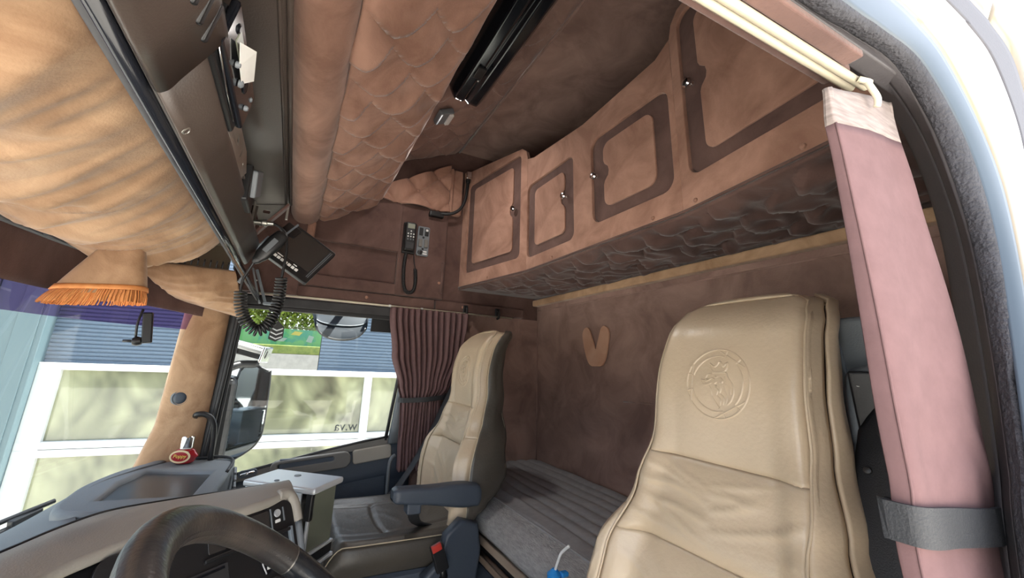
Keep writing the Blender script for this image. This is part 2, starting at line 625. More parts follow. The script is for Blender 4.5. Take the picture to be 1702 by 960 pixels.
# frame of the open driver door: lining, seal, flange and painted body, from inside to outside
c0 = [(0.10, 1.640), (0.355, 1.632), (0.447, 1.631), (0.528, 1.621), (0.593, 1.584), (0.627, 1.519), (0.635, 1.437), (0.612, 1.324), (0.582, 1.23), (0.553, 1.161), (0.45, 0.85), (0.38, 0.5)]
c1 = [(0.10, 1.618), (0.357, 1.617), (0.433, 1.623), (0.52, 1.621), (0.575, 1.578), (0.60, 1.507), (0.608, 1.43), (0.585, 1.323), (0.556, 1.234), (0.527, 1.169), (0.43, 0.85), (0.36, 0.5)]
c2 = [(0.10, 1.616), (0.377, 1.618), (0.448, 1.622), (0.53, 1.62), (0.589, 1.569), (0.612, 1.506), (0.607, 1.427), (0.575, 1.323), (0.541, 1.237), (0.511, 1.175), (0.41, 0.85), (0.34, 0.5)]
c3 = [(0.10, 1.675), (0.47, 1.658), (0.523, 1.651), (0.571, 1.631), (0.617, 1.574), (0.636, 1.508), (0.621, 1.428), (0.582, 1.323), (0.546, 1.239), (0.512, 1.178), (0.41, 0.85), (0.34, 0.5)]
c4 = [(0.10, 1.73), (0.58, 1.707), (0.643, 1.70), (0.699, 1.678), (0.719, 1.603), (0.694, 1.52), (0.661, 1.432), (0.604, 1.324), (0.559, 1.24), (0.518, 1.181), (0.43, 0.85), (0.37, 0.5)]
c5 = [(0.10, 1.77), (0.678, 1.756), (0.748, 1.749), (0.803, 1.721), (0.789, 1.625), (0.766, 1.537), (0.717, 1.441), (0.649, 1.326), (0.597, 1.237), (0.55, 1.176), (0.47, 0.85), (0.42, 0.5)]


def jamb(name, ca, ya, cb, yb, m, parent, bulge=0.0, nv=6):
    A = smooth_path([(p[0], ya, p[1]) for p in ca], 6)
    B = smooth_path([(p[0], yb, p[1]) for p in cb], 6)

    def fn(u, v):
        i = min(int(round(u * (len(A) - 1))), len(A) - 1)
        p = A[i].lerp(B[i], v)
        return p + Vector((-0.7, -0.5, -0.5)) * bulge * math.sin(PI * v)
    return surf(name, fn, len(A) - 1, nv, m, parent, 0.004)


door_frame = struct(jamb('trim_1', c0, 0.150, c1, 0.138, DKTRIM, None, 0.002))
jamb('lining_return', [(p[0] + 0.06, p[1] + 0.03) for p in c0], 0.18, c0, 0.150, DKTRIM, door_frame)
jamb('door_seal', c1, 0.138, c2, 0.128, SEAL, door_frame, 0.006, 8)
jamb('flange', c2, 0.128, c3, 0.120, FLANGE, door_frame, 0.002)
jamb('painted_body', c3, 0.120, c4, 0.112, BODY, door_frame)
jamb('body_gap', c4, 0.112, c5, 0.112, DKTRIM, door_frame)
jamb('outer_body', c5, 0.112, [(p[0] * 1.5, p[1] + 0.4) for p in c5], 0.100, BODY, door_frame)

bx('side_skin', 0.82, XR + 0.05, 0.128, 0.148, -0.6, 2.72, BODY, door_frame, 0.004)
bx('roof_skin', -0.92, XR + 0.05, 0.128, 0.148, 2.12, 2.73, BODY, door_frame, 0.004)

# cab front: solid header above the windscreen
top_curve = [(-0.80, 0.30), (-0.82, 0.8), (-0.82, 1.2), (-0.78, 1.5), (-0.725, 1.80), (-0.62, 2.0), (-0.445, 2.14), (-0.30, 2.24)]
base_curve = [(-0.82, 0.30), (-0.86, 0.8), (-0.86, 1.2), (-0.80, 1.5), (-0.725, 1.75), (-0.655, 1.97), (-0.55, 2.17), (-0.46, 2.27)]


def plan(cv, z, n=10):
    return smooth_path([(p[0], p[1], z) for p in cv], n)


TOPP = plan(top_curve, 1.5)
BASEP = plan(base_curve, 0.80)


def screen_pt(u, v):
    """u along the windscreen towards the passenger pillar, v 0 = base, 1 = top"""
    k = u * (len(TOPP) - 1)
    i = min(int(k), len(TOPP) - 2)
    t = k - i
    a = BASEP[i].lerp(BASEP[i + 1], t)
    b = TOPP[i].lerp(TOPP[i + 1], t)
    p = a.lerp(b, v)
    p.x -= 0.03 * math.sin(PI * min(max(v, 0), 1))
    return p


windscreen = struct(surf('window_1', lambda u, v: screen_pt(u, v), 70, 12, GLASS, None, 0, v0=-0.15, v1=0.86))
surf('tint_strip', lambda u, v: screen_pt(u, v), 70, 3, PURPLE, windscreen, 0, v0=0.86, v1=1.05)


def header(u, v):
    p = screen_pt(u, 1.0)
    return Vector((p.x - 0.005 + 0.02 * v + 0.006 * nz(p.y * 4, v * 2), p.y, 1.485 - 0.035 * max(0, u - 0.75) / 0.25 + (0.20 - 0.02 * u) * v))


wall_front = struct(surf('wall_front', header, 70, 10, SUEDE_D, None, 0.02))
body_pl = [(p.x - 0.02, p.y) for p in TOPP] + [(-0.25, 2.30), (-0.25, 0.10), (-0.8, 0.10)]
vs = [Vector((x, y, 1.80)) for x, y in body_pl] + [Vector((x, y, 2.70)) for x, y in body_pl]
nb = len(body_pl)
fs = [tuple(range(nb)), tuple(range(2 * nb - 1, nb - 1, -1))] + [(i, (i + 1) % nb, nb + (i + 1) % nb, nb + i) for i in range(nb)]
from_lists('roof_block', vs, fs, BODY, wall_front, False)  # unseen solid fill, added to stop light leaking in over the valance
bx('nose_panel', -0.93, -0.87, 0.1, 2.25, -0.2, 0.57, BODY, wall_front, 0)
vs = [Vector((p.x - 0.03, p.y, z)) for p in TOPP for z in (1.62, 1.85)]
from_lists('header_back', vs, [(2 * i, 2 * i + 2, 2 * i + 3, 2 * i + 1) for i in range(len(TOPP) - 1)], BODY, wall_front, False)

# curtain tracks along the header
HR = [screen_pt(u / 60, 1.0) for u in range(0, 61)]
track = thing('windscreen_curtain_track', 'black double curtain track running above the windscreen under the tan valance', 'curtain track', (-0.7, 1.2, 1.63))
tube('upper_track', [(p.x + 0.055, p.y - 0.02, 1.655) for p in HR[6:52]], 0.016, RUBBER, track, seg=10)
tube('lower_track', [(p.x + 0.035, p.y - 0.02, 1.628) for p in HR[6:54]], 0.006, SLATE, track, seg=8)
tube('middle_track', [(p.x + 0.045, p.y - 0.02, 1.637) for p in HR[6:54]], 0.007, BLACK, track, seg=8)
for yy in (1.45, 1.62, 1.75):
    q = min(HR, key=lambda p: abs(p.y - yy))
    box('track_clip', (q.x + 0.05, q.y, 1.63), (0.012, 0.035, 0.012), SLATE, track, 0.002)

# passenger windscreen pillar in tan suede
pillar_sec = [(-0.475, 2.235), (-0.46, 2.205), (-0.42, 2.19), (-0.36, 2.19), (-0.315, 2.20), (-0.295, 2.225), (-0.295, 2.26)]


def pillar(u, v):
    k = u * (len(PS) - 1)
    i = min(int(k), len(PS) - 2)
    p = PS[i].lerp(PS[i + 1], k - i)
    z = 0.82 + 0.82 * v
    k2 = max(0.0, min(1.0, (-0.30 - p.x) / 0.17))
    x = p.x + k2 * (0.03 * v - 0.04 * max(0, 0.22 - v) / 0.22)
    return Vector((x, p.y - 0.02 * v + 0.002 * nz(p.x * 9, z * 6), z))


PS = smooth_path([(a, b, 0) for a, b in pillar_sec], 5)
trim2 = struct(surf('trim_2', pillar, len(PS) - 1, 40, SUEDE_T, None, 0.01))
tw = lathe('tweeter', [(0.034, 0), (0.034, 0.008), (0.028, 0.012), (0.024, 0.010)], (-0.40, 2.185, 1.117), (0, -1, 0), SLATE, trim2, 28)
lathe('tweeter_mesh', [(0.0245, 0), (0.022, 0.003), (0.012, 0.005)], (-0.40, 2.174, 1.117), (0, -1, 0), BLUEPL, tw, 24)
for a, b in ((-0.396, 0.968), (-0.365, 1.455)):
    lathe('stud', [(0.010, 0), (0.009, 0.005), (0.003, 0.008)], (a, 2.187, b), (0, -1, 0), SUEDE_T, trim2, 14)
# black rubber between pillar and side window
surf('pillar_seal', lambda u, v: Vector((-0.30 + 0.045 * u + 0.02 * v, 2.215 + 0.01 * math.cos(6 * u) - 0.006 * v, 0.80 + 0.76 * v)), 12, 12, RUBBER, trim2, 0.012)
tube('seal_bead', [(-0.272, 2.197, 0.84), (-0.258, 2.195, 1.2), (-0.246, 2.19, 1.53)], 0.011, BLACK, trim2, seg=10, smoothn=6)
tube('seal_bead', [(-0.252, 2.21, 0.80), (-0.242, 2.208, 1.2), (-0.232, 2.205, 1.53)], 0.008, RUBBER, trim2, seg=10, smoothn=6)

grab = thing('pillar_grab_handle', 'black curved grab handle at the foot of the tan windscreen pillar', 'handle', (-0.25, 2.16, 0.86))
tube('grip', [(-0.335, 2.185, 1.043), (-0.325, 2.16, 1.052), (-0.295, 2.155, 1.052), (-0.266, 2.158, 1.03), (-0.252, 2.165, 0.98), (-0.246, 2.17, 0.86)], 0.011, BLACK, grab, seg=10, smoothn=6)
box('mount', (-0.334, 2.188, 1.043), (0.022, 0.02, 0.024), BLACK, grab, 0.005)

# passenger door: lower panel with sloping sill, window frame and glass
sill = [(-0.30, 0.745), (-0.157, 0.775), (0.10, 0.835), (0.36, 0.89), (0.53, 0.915), (0.62, 0.925)]


def sill_z(x):
    for (a, za), (b, zb) in zip(sill, sill[1:]):
        if x <= b:
            return za + (zb - za) * (x - a) / (b - a)
    return sill[-1][1]


def door_prof(u, v):
    x = -0.45 + 1.09 * u
    zt = sill_z(x)
    d = [(0.0, 0.05), (0.08, 0.0), (0.22, -0.012), (0.34, 0.0), (0.38, 0.03), (1.0, 0.03)]
    s = v
    off = lerp_table([(0, 0.03), (0.05, 0.0), (0.18, -0.006), (0.24, 0.012), (1, 0.02)], s)
    return Vector((x, 2.225 + off, zt - (zt - 0.05) * v))


door1 = struct(surf('door_1', door_prof, 40, 50, BLUEPL, None, 0.03, offset=1))
plate('sill_cap', [(x, sill_z(x) + 0.012) for x in (-0.30, -0.1, 0.1, 0.3, 0.5, 0.62)] + [(x, sill_z(x) - 0.02) for x in (0.62, 0.5, 0.3, 0.1, -0.1, -0.30)], [], (0, 2.222, 0), (1, 0, 0), (0, 0, 1), 0.05, GREYPL, door1, 0.003)
bx('outer_skin', -0.46, 0.64, 2.285, 2.31, -0.4, 0.74, BODY, door1, 0.01)
# pull bar with its recess
pull = plate('pull_bar', rrect(0.0, 0.345, 0.0, 0.072, 0.03), [rrect(0.03, 0.27, 0.038, 0.058, 0.009)], (-0.01, 2.19, 0.768), (1, 0, 0.10), (-0.10, 0, 1), 0.035, GREYPL, door1, 0.005)
bx('pull_recess', 0.02, 0.27, 2.196, 2.215, 0.80, 0.85, BLUEPL, door1, 0.004)
opener = plate('opener_plate', rrect(0, 0.075, 0, 0.03, 0.014), [], (-0.135, 2.205, 0.778), (1, 0, 0.12), (-0.12, 0, 1), 0.012, BLUEPL, door1, 0.003)
tube('opener_lever', [(-0.125, 2.195, 0.795), (-0.10, 2.183, 0.803), (-0.075, 2.195, 0.806)], 0.006, CHROME, opener, smoothn=5)
plate('suede_insert', rrect(0, 0.19, 0, 0.066, 0.015), [], (0.345, 2.205, 0.806), (1, 0, 0.13), (-0.13, 0, 1), 0.02, TAUPE, door1, 0.006)
pocket = [(0.30, 0.60), (0.50, 0.60), (0.512, 0.74), (0.49, 0.775), (0.44, 0.785), (0.36, 0.765), (0.28, 0.73), (0.26, 0.62)]
plate('speaker_panel', [(p.x, p.y) for p in smooth_path([(a, b, 0) for a, b in pocket], 5, True)], [], (0, 2.222, 0), (1, 0, 0), (0, 0, 1), 0.02, BLUEPL, door1, 0.005)
tube('edge_rail', [(0.545, 2.19, 0.845), (0.527, 2.185, 0.83), (0.518, 2.185, 0.78), (0.522, 2.185, 0.55)], 0.009, SLATE, door1, smoothn=6)
# window opening frame
bx('window_header', -0.26, 0.64, 2.205, 2.26, 1.535, 1.592, RUBBER, door1, 0.012)
bx('header_lip', -0.26, 0.64, 2.20, 2.215, 1.52, 1.54, BLACK, door1, 0.004)
surf('rear_post', lambda u, v: Vector((0.505 + 0.10 * u + 0.075 * v, 2.215 + 0.02 * u, 0.90 + 0.66 * v)), 4, 8, SLATE, door1, 0.03)
tube('run_channel', [(0.497, 2.228, 0.91), (0.572, 2.228, 1.53)], 0.009, RUBBER, door1)
tube('belt_seal', [(x, 2.228, sill_z(x) + 0.014) for x in (-0.26, 0.0, 0.2, 0.4, 0.52)], 0.007, BLACK, door1)
gl = [(-0.27, 0.74), (0.52, 0.90), (0.60, 1.56), (-0.25, 1.56)]
window2 = struct(from_lists('window_2', [Vector((x, 2.252, z)) for x, z in gl], [(0, 1, 2, 3)], GLASS, None, False))
bx('dark_sticker', 0.365, 0.50, 2.246, 2.25, 1.455, 1.53, BLACK, window2, 0)

# ------------------------------------------------------------------ rear overhead cabinet
cab = thing('overhead_cabinet', 'brown suede overhead cabinet with four dark-framed doors across the rear wall', 'cabinet', (1.1, 1.19, 1.754))
FA = (Vector((0.857, 2.25, 0)), Vector((0.966, 1.635, 0)))
FB = (Vector((0.966, 1.635, 0)), Vector((0.966, 0.745, 0)))
FC = (Vector((0.966, 0.745, 0)), Vector((0.857, 0.13, 0)))


def facet(F):
    e = (F[1] - F[0])
    L = e.length
    e.normalize()
    return F[0], e, L


Z0 = 1.754
T = 0.02
oA, eA, LA = facet(FA)
oB, eB, LB = facet(FB)
oC, eC, LC = facet(FC)
topA = [(0, Z0), (LA, Z0), (LA, 2.36), (LA - 0.012, 2.405), (LA - 0.045, 2.435), (0, 2.509)]
topB = [(0, Z0), (LB, Z0), (LB, 2.36), (LB - 0.06, 2.325), (LB * 0.5, 2.30), (0.06, 2.335), (0, 2.355)]
topC = [(0, Z0), (LC, Z0), (LC, 2.509), (0.045, 2.435), (0.012, 2.405), (0, 2.36)]
D1 = (0.060, 0.572, 1.832, 2.405)
D2 = (0.004, 0.378, 1.815, 2.195)
D3 = (0.494, 0.868, 1.838, 2.195)
D4 = (0.035, 0.560, 1.850, 2.405)
UP = Vector((0, 0, 1))
plate('face_panel', topA, [rrect(*D1, 0.03)], oA, eA, UP, T, SUEDE, cab, 0.002)
plate('face_panel', topB, [rrect(*D2, 0.035), rrect(*D3, 0.045)], oB, eB, UP, T, SUEDE, cab, 0.002)
plate('face_panel', topC, [rrect(*D4, 0.04)], oC, eC, UP, T, SUEDE, cab, 0.002)


def cab_door(o, e, D, knob, side, r):
    nrm = e.cross(UP)
    back = o - nrm * 0.010
    d = plate('door', rrect(D[0] + 0.002, D[1] - 0.002, D[2] + 0.002, D[3] - 0.002, r), [], back, e, UP, 0.014, SUEDE_D, cab, 0.002)
    # raised lighter field, notched round the knob
    g = 0.066
    a0, a1, b0, b1 = D[0] + g, D[1] - g, D[2] + 0.048, D[3] - 0.046
    out = rrect(a0, a1, b0, b1, r * 0.8)
    res = []
    for x, z in out:
        res.append((x, z))
    xe = a1 if side > 0 else a0
    kz = knob[1]
    notch = [(xe, kz - 0.05), (xe - side * 0.006, kz - 0.035), (xe - side * 0.024, kz - 0.018), (xe - side * 0.028, kz), (xe - side * 0.024, kz + 0.018), (xe - side * 0.006, kz + 0.035), (xe, kz + 0.05)]
    if side > 0:
        res = out[:14 - 7] + notch + out[7:]
    else:
        res = out[:21] + notch[::-1] + out[21:]
    plate('raised_field', res, [], o - nrm * 0.0025, e, UP, 0.008, SUEDE, d, 0.002)
    kc = o + e * knob[0] + UP * knob[1] - nrm * 0.008
    k = lathe('knob', [(0.009, 0), (0.008, 0.006), (0.006, 0.010), (0.014, 0.018), (0.0155, 0.024), (0.012, 0.030), (0.004, 0.032)], kc, nrm, CHROME, d, 20)
    return d


cab_door(oA, eA, D1, (0.525, 2.106), 1, 0.03)
cab_door(oB, eB, D2, (0.325, 2.020), 1, 0.035)
cab_door(oB, eB, D3, (0.522, 2.028), -1, 0.045)
cab_door(oC, eC, D4, (0.072, 2.138), -1, 0.04)
for o_, e_, s_ in ((oB, eB, 0.22), (oB, eB, 0.78), (oA, eA, 0.30), (oC, eC, 0.05), (oC, eC, 0.35)):
    q = o_ + e_ * s_ + UP * 1.772
    lathe('stud', [(0.007, 0), (0.006, 0.004), (0.002, 0.006)], q, e_.cross(UP), SUEDE, cab, 12)
# carcass: shelf, ends
EDGE = [FA[0], FA[1], FB[1], FC[1]]


def edge_pt(u):
    return interp_poly(EDGE, u)


def under(u, v):
    p = edge_pt(u)
    q = Vector((XR, p.y, 0))
    r = p.lerp(q, v)
    w = min(1, v / 0.12, (1 - v) / 0.22)
    yl = r.y
    h = scales(yl + 0.035 * nz(r.x * 7, yl * 7, 9), (r.x - 0.9) * 1.0 + 0.035 * nz(r.x * 6, yl * 6, 1), 0.10, 0.055, 0.17) * max(0, w)
    fade = min(1, max(0, (2.22 - yl) / 0.25)) * min(1, max(0, (yl - 0.15) / 0.2))
    z = Z0 - 0.004 - 0.024 * h * fade - 0.014 * fade * (1 - 2 * abs(nz(r.x * 9, yl * 13, 2))) * w
    return Vector((r.x, r.y, z))


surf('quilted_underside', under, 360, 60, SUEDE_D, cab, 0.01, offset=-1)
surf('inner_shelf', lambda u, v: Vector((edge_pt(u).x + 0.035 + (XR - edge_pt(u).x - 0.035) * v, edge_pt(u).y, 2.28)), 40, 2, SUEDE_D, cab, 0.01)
tube('lower_piping', [edge_pt(i / 60) + UP * (Z0 + 0.001) for i in range(61)], 0.004, SUEDE_D, cab)

# ------------------------------------------------------------------ front overhead console
con = thing('overhead_console', 'dark brown overhead console with suede roll and quilted underside above the windscreen', 'console', (-0.1, 1.2, 1.55))


def prism(name, prof, y0, y1, m, parent, ny=2, n=4, thick=0.0, smooth=True, fn=None, offset=1):
    P = smooth_path([(a, 0, b) for a, b in prof], n) if n > 1 else [Vector((a, 0, b)) for a, b in prof]

    def f(u, v):
        k = u * (len(P) - 1)
        i = min(int(k), len(P) - 2)
        p = P[i].lerp(P[i + 1], k - i)
        q = Vector((p.x, y0 + (y1 - y0) * v, p.z))
        if fn:
            q = q + fn(q, u)
        return q
    return surf(name, f, len(P) - 1 if not fn else (len(P) - 1) * 2, ny, m, parent, thick, smooth=smooth, offset=offset)


# front lip beam, in two lengths with a visible joint
beam_prof = [(-0.205, 1.645), (-0.18, 1.595), (-0.160, 1.553), (-0.150, 1.552), (-0.143, 1.565), (-0.128, 1.597), (-0.128, 1.612), (-0.14, 1.628), (-0.19, 1.645)]
prism('lip_beam', beam_prof, 0.452, 1.285, BROWNPL, con, 4, 5, 0.004)
beam_near = [(-0.205, 1.645), (-0.18, 1.595), (-0.160, 1.550), (-0.148, 1.550), (-0.138, 1.57), (-0.113, 1.622), (-0.112, 1.640), (-0.125, 1.660), (-0.19, 1.68)]
beam2 = prism('lip_beam', beam_near, 0.16, 0.449, BROWNPL, con, 4, 5, 0.004)
for k in range(5):
    y = 0.415 - 0.024 * k
    box('vent_slot', (-0.1195, y, 1.617), (0.010, 0.010, 0.042), BLACK, beam2, 0.003, rot=(0.5, 0.35, 0))
sc_ = lathe('screw', [(0.0055, 0), (0.0055, 0.002), (0.004, 0.003), (0.0035, 0.001)], (-0.1505, 0.535, 1.5545), (0.8, 0, -0.6), STEEL, con, 16)
tube('rubber_rail', [(-0.170, 0.16, 1.551), (-0.170, 2.17, 1.551)], 0.0075, GLOSSBLACK, con, seg=10)
tube('rubber_rail', [(-0.182, 0.16, 1.563), (-0.182, 2.17, 1.563)], 0.010, RUBBER, con, seg=10)
# open shelf behind the beam
bx('shelf_floor', -0.195, -0.14, 0.16, 1.285, 1.600, 1.606, BROWNPL, con, 0)
bx('shelf_rear', -0.205, -0.198, 0.16, 1.29, 1.60, 1.735, BROWNPL, con, 0)
bx('shelf_back', -0.30, -0.285, 0.16, 2.2, 1.76, 2.09, SUEDE_D, con, 0)
bx('shelf_end', -0.30, -0.02, 2.17, 2.22, 1.60, 2.10, SUEDE_D, con, 0.004)
# locker face above the shelf
prism('shelf_roof', [(-0.210, 1.724), (-0.159, 1.734), (-0.110, 1.744), (-0.072, 1.752)], 0.15, 1.30, BROWNPL, con, 3, 4, 0.004)
tube('roof_edge', [(-0.068, 0.15, 1.7535), (-0.068, 1.30, 1.7535)], 0.0045, BROWNPL, con, seg=10)
tube('roof_bead', [(-0.080, 0.15, 1.7495), (-0.080, 1.30, 1.7495)], 0.0028, BROWNPL, con, seg=8)
for yy in (0.155, 1.292):
    plate('end_cheek', [(-0.205, 1.60), (-0.135, 1.60), (-0.125, 1.625), (-0.07, 1.75), (-0.205, 1.728)] if yy < 1 else [(-0.205, 1.60), (-0.165, 1.60), (-0.155, 1.62), (-0.15, 1.728), (-0.205, 1.728)], [], (0, yy, 0), (1, 0, 0), (0, 0, 1), 0.004, BROWNPL, con)
# suede roll
roll_prof = [(-0.108, 2.09), (-0.110, 2.055), (-0.100, 2.01), (-0.072, 1.975), (-0.03, 1.967), (0.008, 1.990), (0.030, 2.030), (0.034, 2.06)]
prism('suede_roll', roll_prof, 0.15, 2.215, SUEDE, con, 120, 4, 0.006, fn=lambda p, u: Vector((0.004 * nz(p.x * 14, p.y * 6, 1), 0, 0.006 * nz(p.x * 10, p.y * 5))))
bx('roll_foot', -0.11, 0.02, 2.19, 2.215, 1.80, 2.0, SUEDE, con, 0.012)


def front_quilt(u, v):
    x = 0.028 + 0.312 * u
    z = 2.030 + 0.195 * u
    y = 0.15 + 2.075 * v
    h = scales(y + 0.010 * nz(x * 8, y * 8, 9), 0.365 * u + 0.014 * nz(x * 6, y * 6, 1), 0.122, 0.070, 0.172)
    w = min(1, u / 0.06, (1 - u) / 0.10)
    n = Vector((0.53, 0, -0.848))
    return Vector((x, y, z)) + n * (0.027 * h * w + 0.012 * nz(x * 9, y * 9, 3) * w + 0.012 * math.sin(PI * u))


quilt = surf('quilted_underside', front_quilt, 80, 520, SUEDE, con, 0.012, offset=-1)
for k in range(2, 18):
    for m_ in range(0, 4):
        x = (m_ - 0.5 * (k % 2)) * 0.172
        y = k * 0.122
        if x < 0.03 or x > 0.335 or y > 2.18:
            continue
        uu = x / 0.365
        lathe('button', [(0.007, 0), (0.006, 0.004), (0.002, 0.006)], (0.028 + 0.312 * uu + 0.004, y, 2.03 + 0.195 * uu - 0.007 - 0.012 * math.sin(PI * uu)), (0.53, 0, -0.848), SUEDE, quilt, 8)
prism('underside_lip', [(0.338, 2.222), (0.346, 2.24), (0.345, 2.30), (0.33, 2.36)], 0.15, 2.225, SUEDE_D, con, 2, 3, 0.006)
lathe('light_stud', [(0.008, 0), (0.007, 0.006), (0.003, 0.010)], (0.15, 1.93, 2.092), (0.5, -0.3, -0.8), CHROME, con, 14)
bx('top_shelf', -0.11, 0.345, 0.15, 2.225, 2.36, 2.38, SUEDE_D, con, 0)

# ------------------------------------------------------------------ tan padded valances over the windscreen
def valance(u, v):
    y = 0.17 + 1.72 * v
    x = -0.70 + 0.385 * u
    z = 1.665 + 0.075 * u - 0.062 * math.sin(PI * u) ** 0.6
    end = max(0, (v - 0.90) / 0.10)
    z += 0.07 * end ** 2
    x += 0.10 * end ** 2 * (1 - u)
    w = math.sin(PI * min(max(u, 0.02), 0.98)) ** 0.5
    yy = y + 0.10 * u * u + 0.05 * nz(x * 2, y * 2, 5)
    f1 = 1 - abs(nz(x * 1.6, yy * 7.0, 0.3)) * 2
    f2 = 1 - abs(nz(x * 3.0 + 4, yy * 15.0, 1.3)) * 2
    z -= w * (0.040 * max(0, f1) ** 2 + 0.016 * max(0, f2) ** 2 + 0.016 * nz(x * 5, y * 4, 7))
    return Vector((x, y, z))


val1 = thing('padded_valance', 'long tan suede padded valance with soft folds along the top of the windscreen', 'valance', (-0.5, 1.0, 1.62))
surf('padding', valance, 70, 240, SUEDE_T, val1, 0.01, offset=-1)
tube('rear_hem', [valance(1.0, i / 60) + Vector((0.002, 0, 0)) for i in range(61)], 0.008, SUEDE_T, val1)


def valance2(u, v):
    a = Vector((-0.610, 1.95, 1.650)).lerp(Vector((-0.27, 2.0, 1.655)), u)
    b = Vector((-0.46, 2.13, 1.52)).lerp(Vector((-0.225, 2.14, 1.465)), u)
    p = a.lerp(b, v)
    bul = math.sin(PI * v) ** 0.7 * (0.6 + 0.4 * math.sin(PI * u))
    f = 1 - abs(nz(u * 2.2, v * 7 + u * 2, 2)) * 2
    return p + Vector((0.02, -0.055, -0.03)) * bul + Vector((0.1, -0.5, -0.6)) * (0.016 * f * math.sin(PI * v))


val2 = thing('corner_valance', 'short tan suede pleated valance in the corner between windscreen pillar and side window', 'valance', (-0.4, 2.0, 1.5))
surf('padding', valance2, 50, 50, SUEDE_T, val2, 0.012)
# pleated hook tape between both valances
for i in range(16):
    t = i / 15
    p = Vector((-0.59, 1.945, 1.662)).lerp(Vector((-0.275, 1.995, 1.668)), t)
    box('pleat_hook', p + Vector((0, -0.012, 0.002)), (0.005, 0.03, 0.022), BLACK, val2, 0.001, rot=(0.5, 0, 0.2))
box('runner', (-0.235, 1.985, 1.625), (0.016, 0.03, 0.05), SLATE, val2, 0.004, rot=(0.3, 0.5, 0))

# bell shaped tassel ornament
tas = thing('fringed_tassel', 'tan suede bell shaped tassel with orange fringe hanging above the windscreen', 'tassel', (-0.555, 1.62, 1.44))
TC = Vector((-0.545, 1.62, 0))


def bell(u, v):
    # elliptical bell, flat front facing the cabin
    a = 2 * PI * u
    w = 0.043 + 0.062 * (1 - v) ** 0.9
    d = 0.022 + 0.030 * (1 - v)
    ca, sa = math.cos(a), math.sin(a)
    cx = math.copysign(abs(ca) ** 0.6, ca)
    sy = math.copysign(abs(sa) ** 0.6, sa)
    z = 1.478 + 0.152 * v + 0.010 * cx * (1 - v)
    return Vector((TC.x - 0.012 + 0.03 * v + w * cx, TC.y + d * sy, z))


surf('bell', bell, 40, 16, SUEDE_T, tas, 0.003, close_u=True)
surf('fringe_band', lambda u, v: bell(u, -0.02 + 0.1 * v) + Vector((math.cos(2 * PI * u) * 0.003, math.sin(2 * PI * u) * 0.003, 0)), 40, 2, FRINGE, tas, 0.003, close_u=True)
vs, fs = [], []
for i in range(260):
    u = i / 260
    p = bell(u, 0.0)
    q = bell(u, -0.28) + Vector((random.uniform(-0.002, 0.002), random.uniform(-0.002, 0.002), random.uniform(-0.003, 0.003)))
    q.z = p.z - 0.040 + random.uniform(-0.002, 0.002)
    d = (bell(u + 0.004, 0) - bell(u - 0.004, 0)).normalized() * 0.0024
    nn = Vector((-d.y, d.x, 0)).normalized() * 0.0016
    m_ = p.lerp(q, 0.5) - nn * 1.6
    b0 = len(vs)
    for c in (p, m_, q):
        vs += [c - d, c + d, c + nn * 1.0]
    for s in (0, 3):
        for k in range(3):
            a_, b_ = b0 + s + k, b0 + s + (k + 1) % 3
            fs.append((a_, b_, b_ + 3, a_ + 3))
fr = from_lists('fringe', vs, fs, FRINGE, tas)
fr['kind'] = 'stuff'
bx('hanging_loop', -0.545, -0.515, 1.60, 1.64, 1.625, 1.66, SUEDE_T, tas, 0.006)

# black accessory mount hanging behind the screen
mnt = thing('mirror_bracket', 'small black bracket with round joint hanging at the top of the windscreen below the fringe', 'bracket', (-0.49, 1.86, 1.33))
box('arm', (-0.485, 1.86, 1.385), (0.030, 0.018, 0.11), BLACK, mnt, 0.005, rot=(0, -0.15, 0))
lathe('joint', [(0.004, -0.016), (0.013, -0.012), (0.017, 0), (0.013, 0.012), (0.004, 0.016)], (-0.505, 1.86, 1.336), (1, 0, 0.1), BLACK, mnt, 16)
tube('pin', [(-0.515, 1.86, 1.336), (-0.545, 1.86, 1.335)], 0.005, BLACK, mnt)
tube('cable', [(-0.51, 1.86, 1.45), (-0.515, 1.855, 1.40), (-0.512, 1.86, 1.35)], 0.004, BLACK, mnt, smoothn=5)

# ------------------------------------------------------------------ things on the console shelf
rad = thing('two_way_radio', 'black two-way radio with chrome knobs lying on the console shelf', 'radio', (-0.12, 0.53, 1.6))
box('case', (-0.142, 0.535, 1.642), (0.05, 0.185, 0.062), BLACK, rad, 0.006, rot=(0.0, 0.15, 0))
box('front_bezel', (-0.113, 0.535, 1.648), (0.010, 0.188, 0.058), GLOSSBLACK, rad, 0.004, rot=(0.0, 0.15, 0))
for dy, dz, r in ((-0.07, 0.010, 0.006), (-0.035, -0.012, 0.004), (-0.02, 0.008, 0.004), (0.0, -0.014, 0.005), (0.03, 0.004, 0.011), (0.06, -0.012, 0.004), (0.075, 0.012, 0.004)):
    lathe('knob', [(r, 0), (r, 0.003), (r * 0.6, 0.005)], (-0.109, 0.535 + dy, 1.648 + dz), (1, 0, -0.15), SLATE if r < 0.006 else GLOSSBLACK, rad, 14)
box('display', (-0.1075, 0.492, 1.655), (0.003, 0.04, 0.018), LCD, rad, 0.001, rot=(0.0, 0.15, 0))
tube('chrome_edge', [(-0.116, 0.443, 1.618), (-0.119, 0.53, 1.616), (-0.119, 0.60, 1.615)], 0.0012, CHROME, rad)
note = thing('paper_note', 'folded white paper note sticking out above the two-way radio', 'paper', (-0.1, 0.52, 1.61))
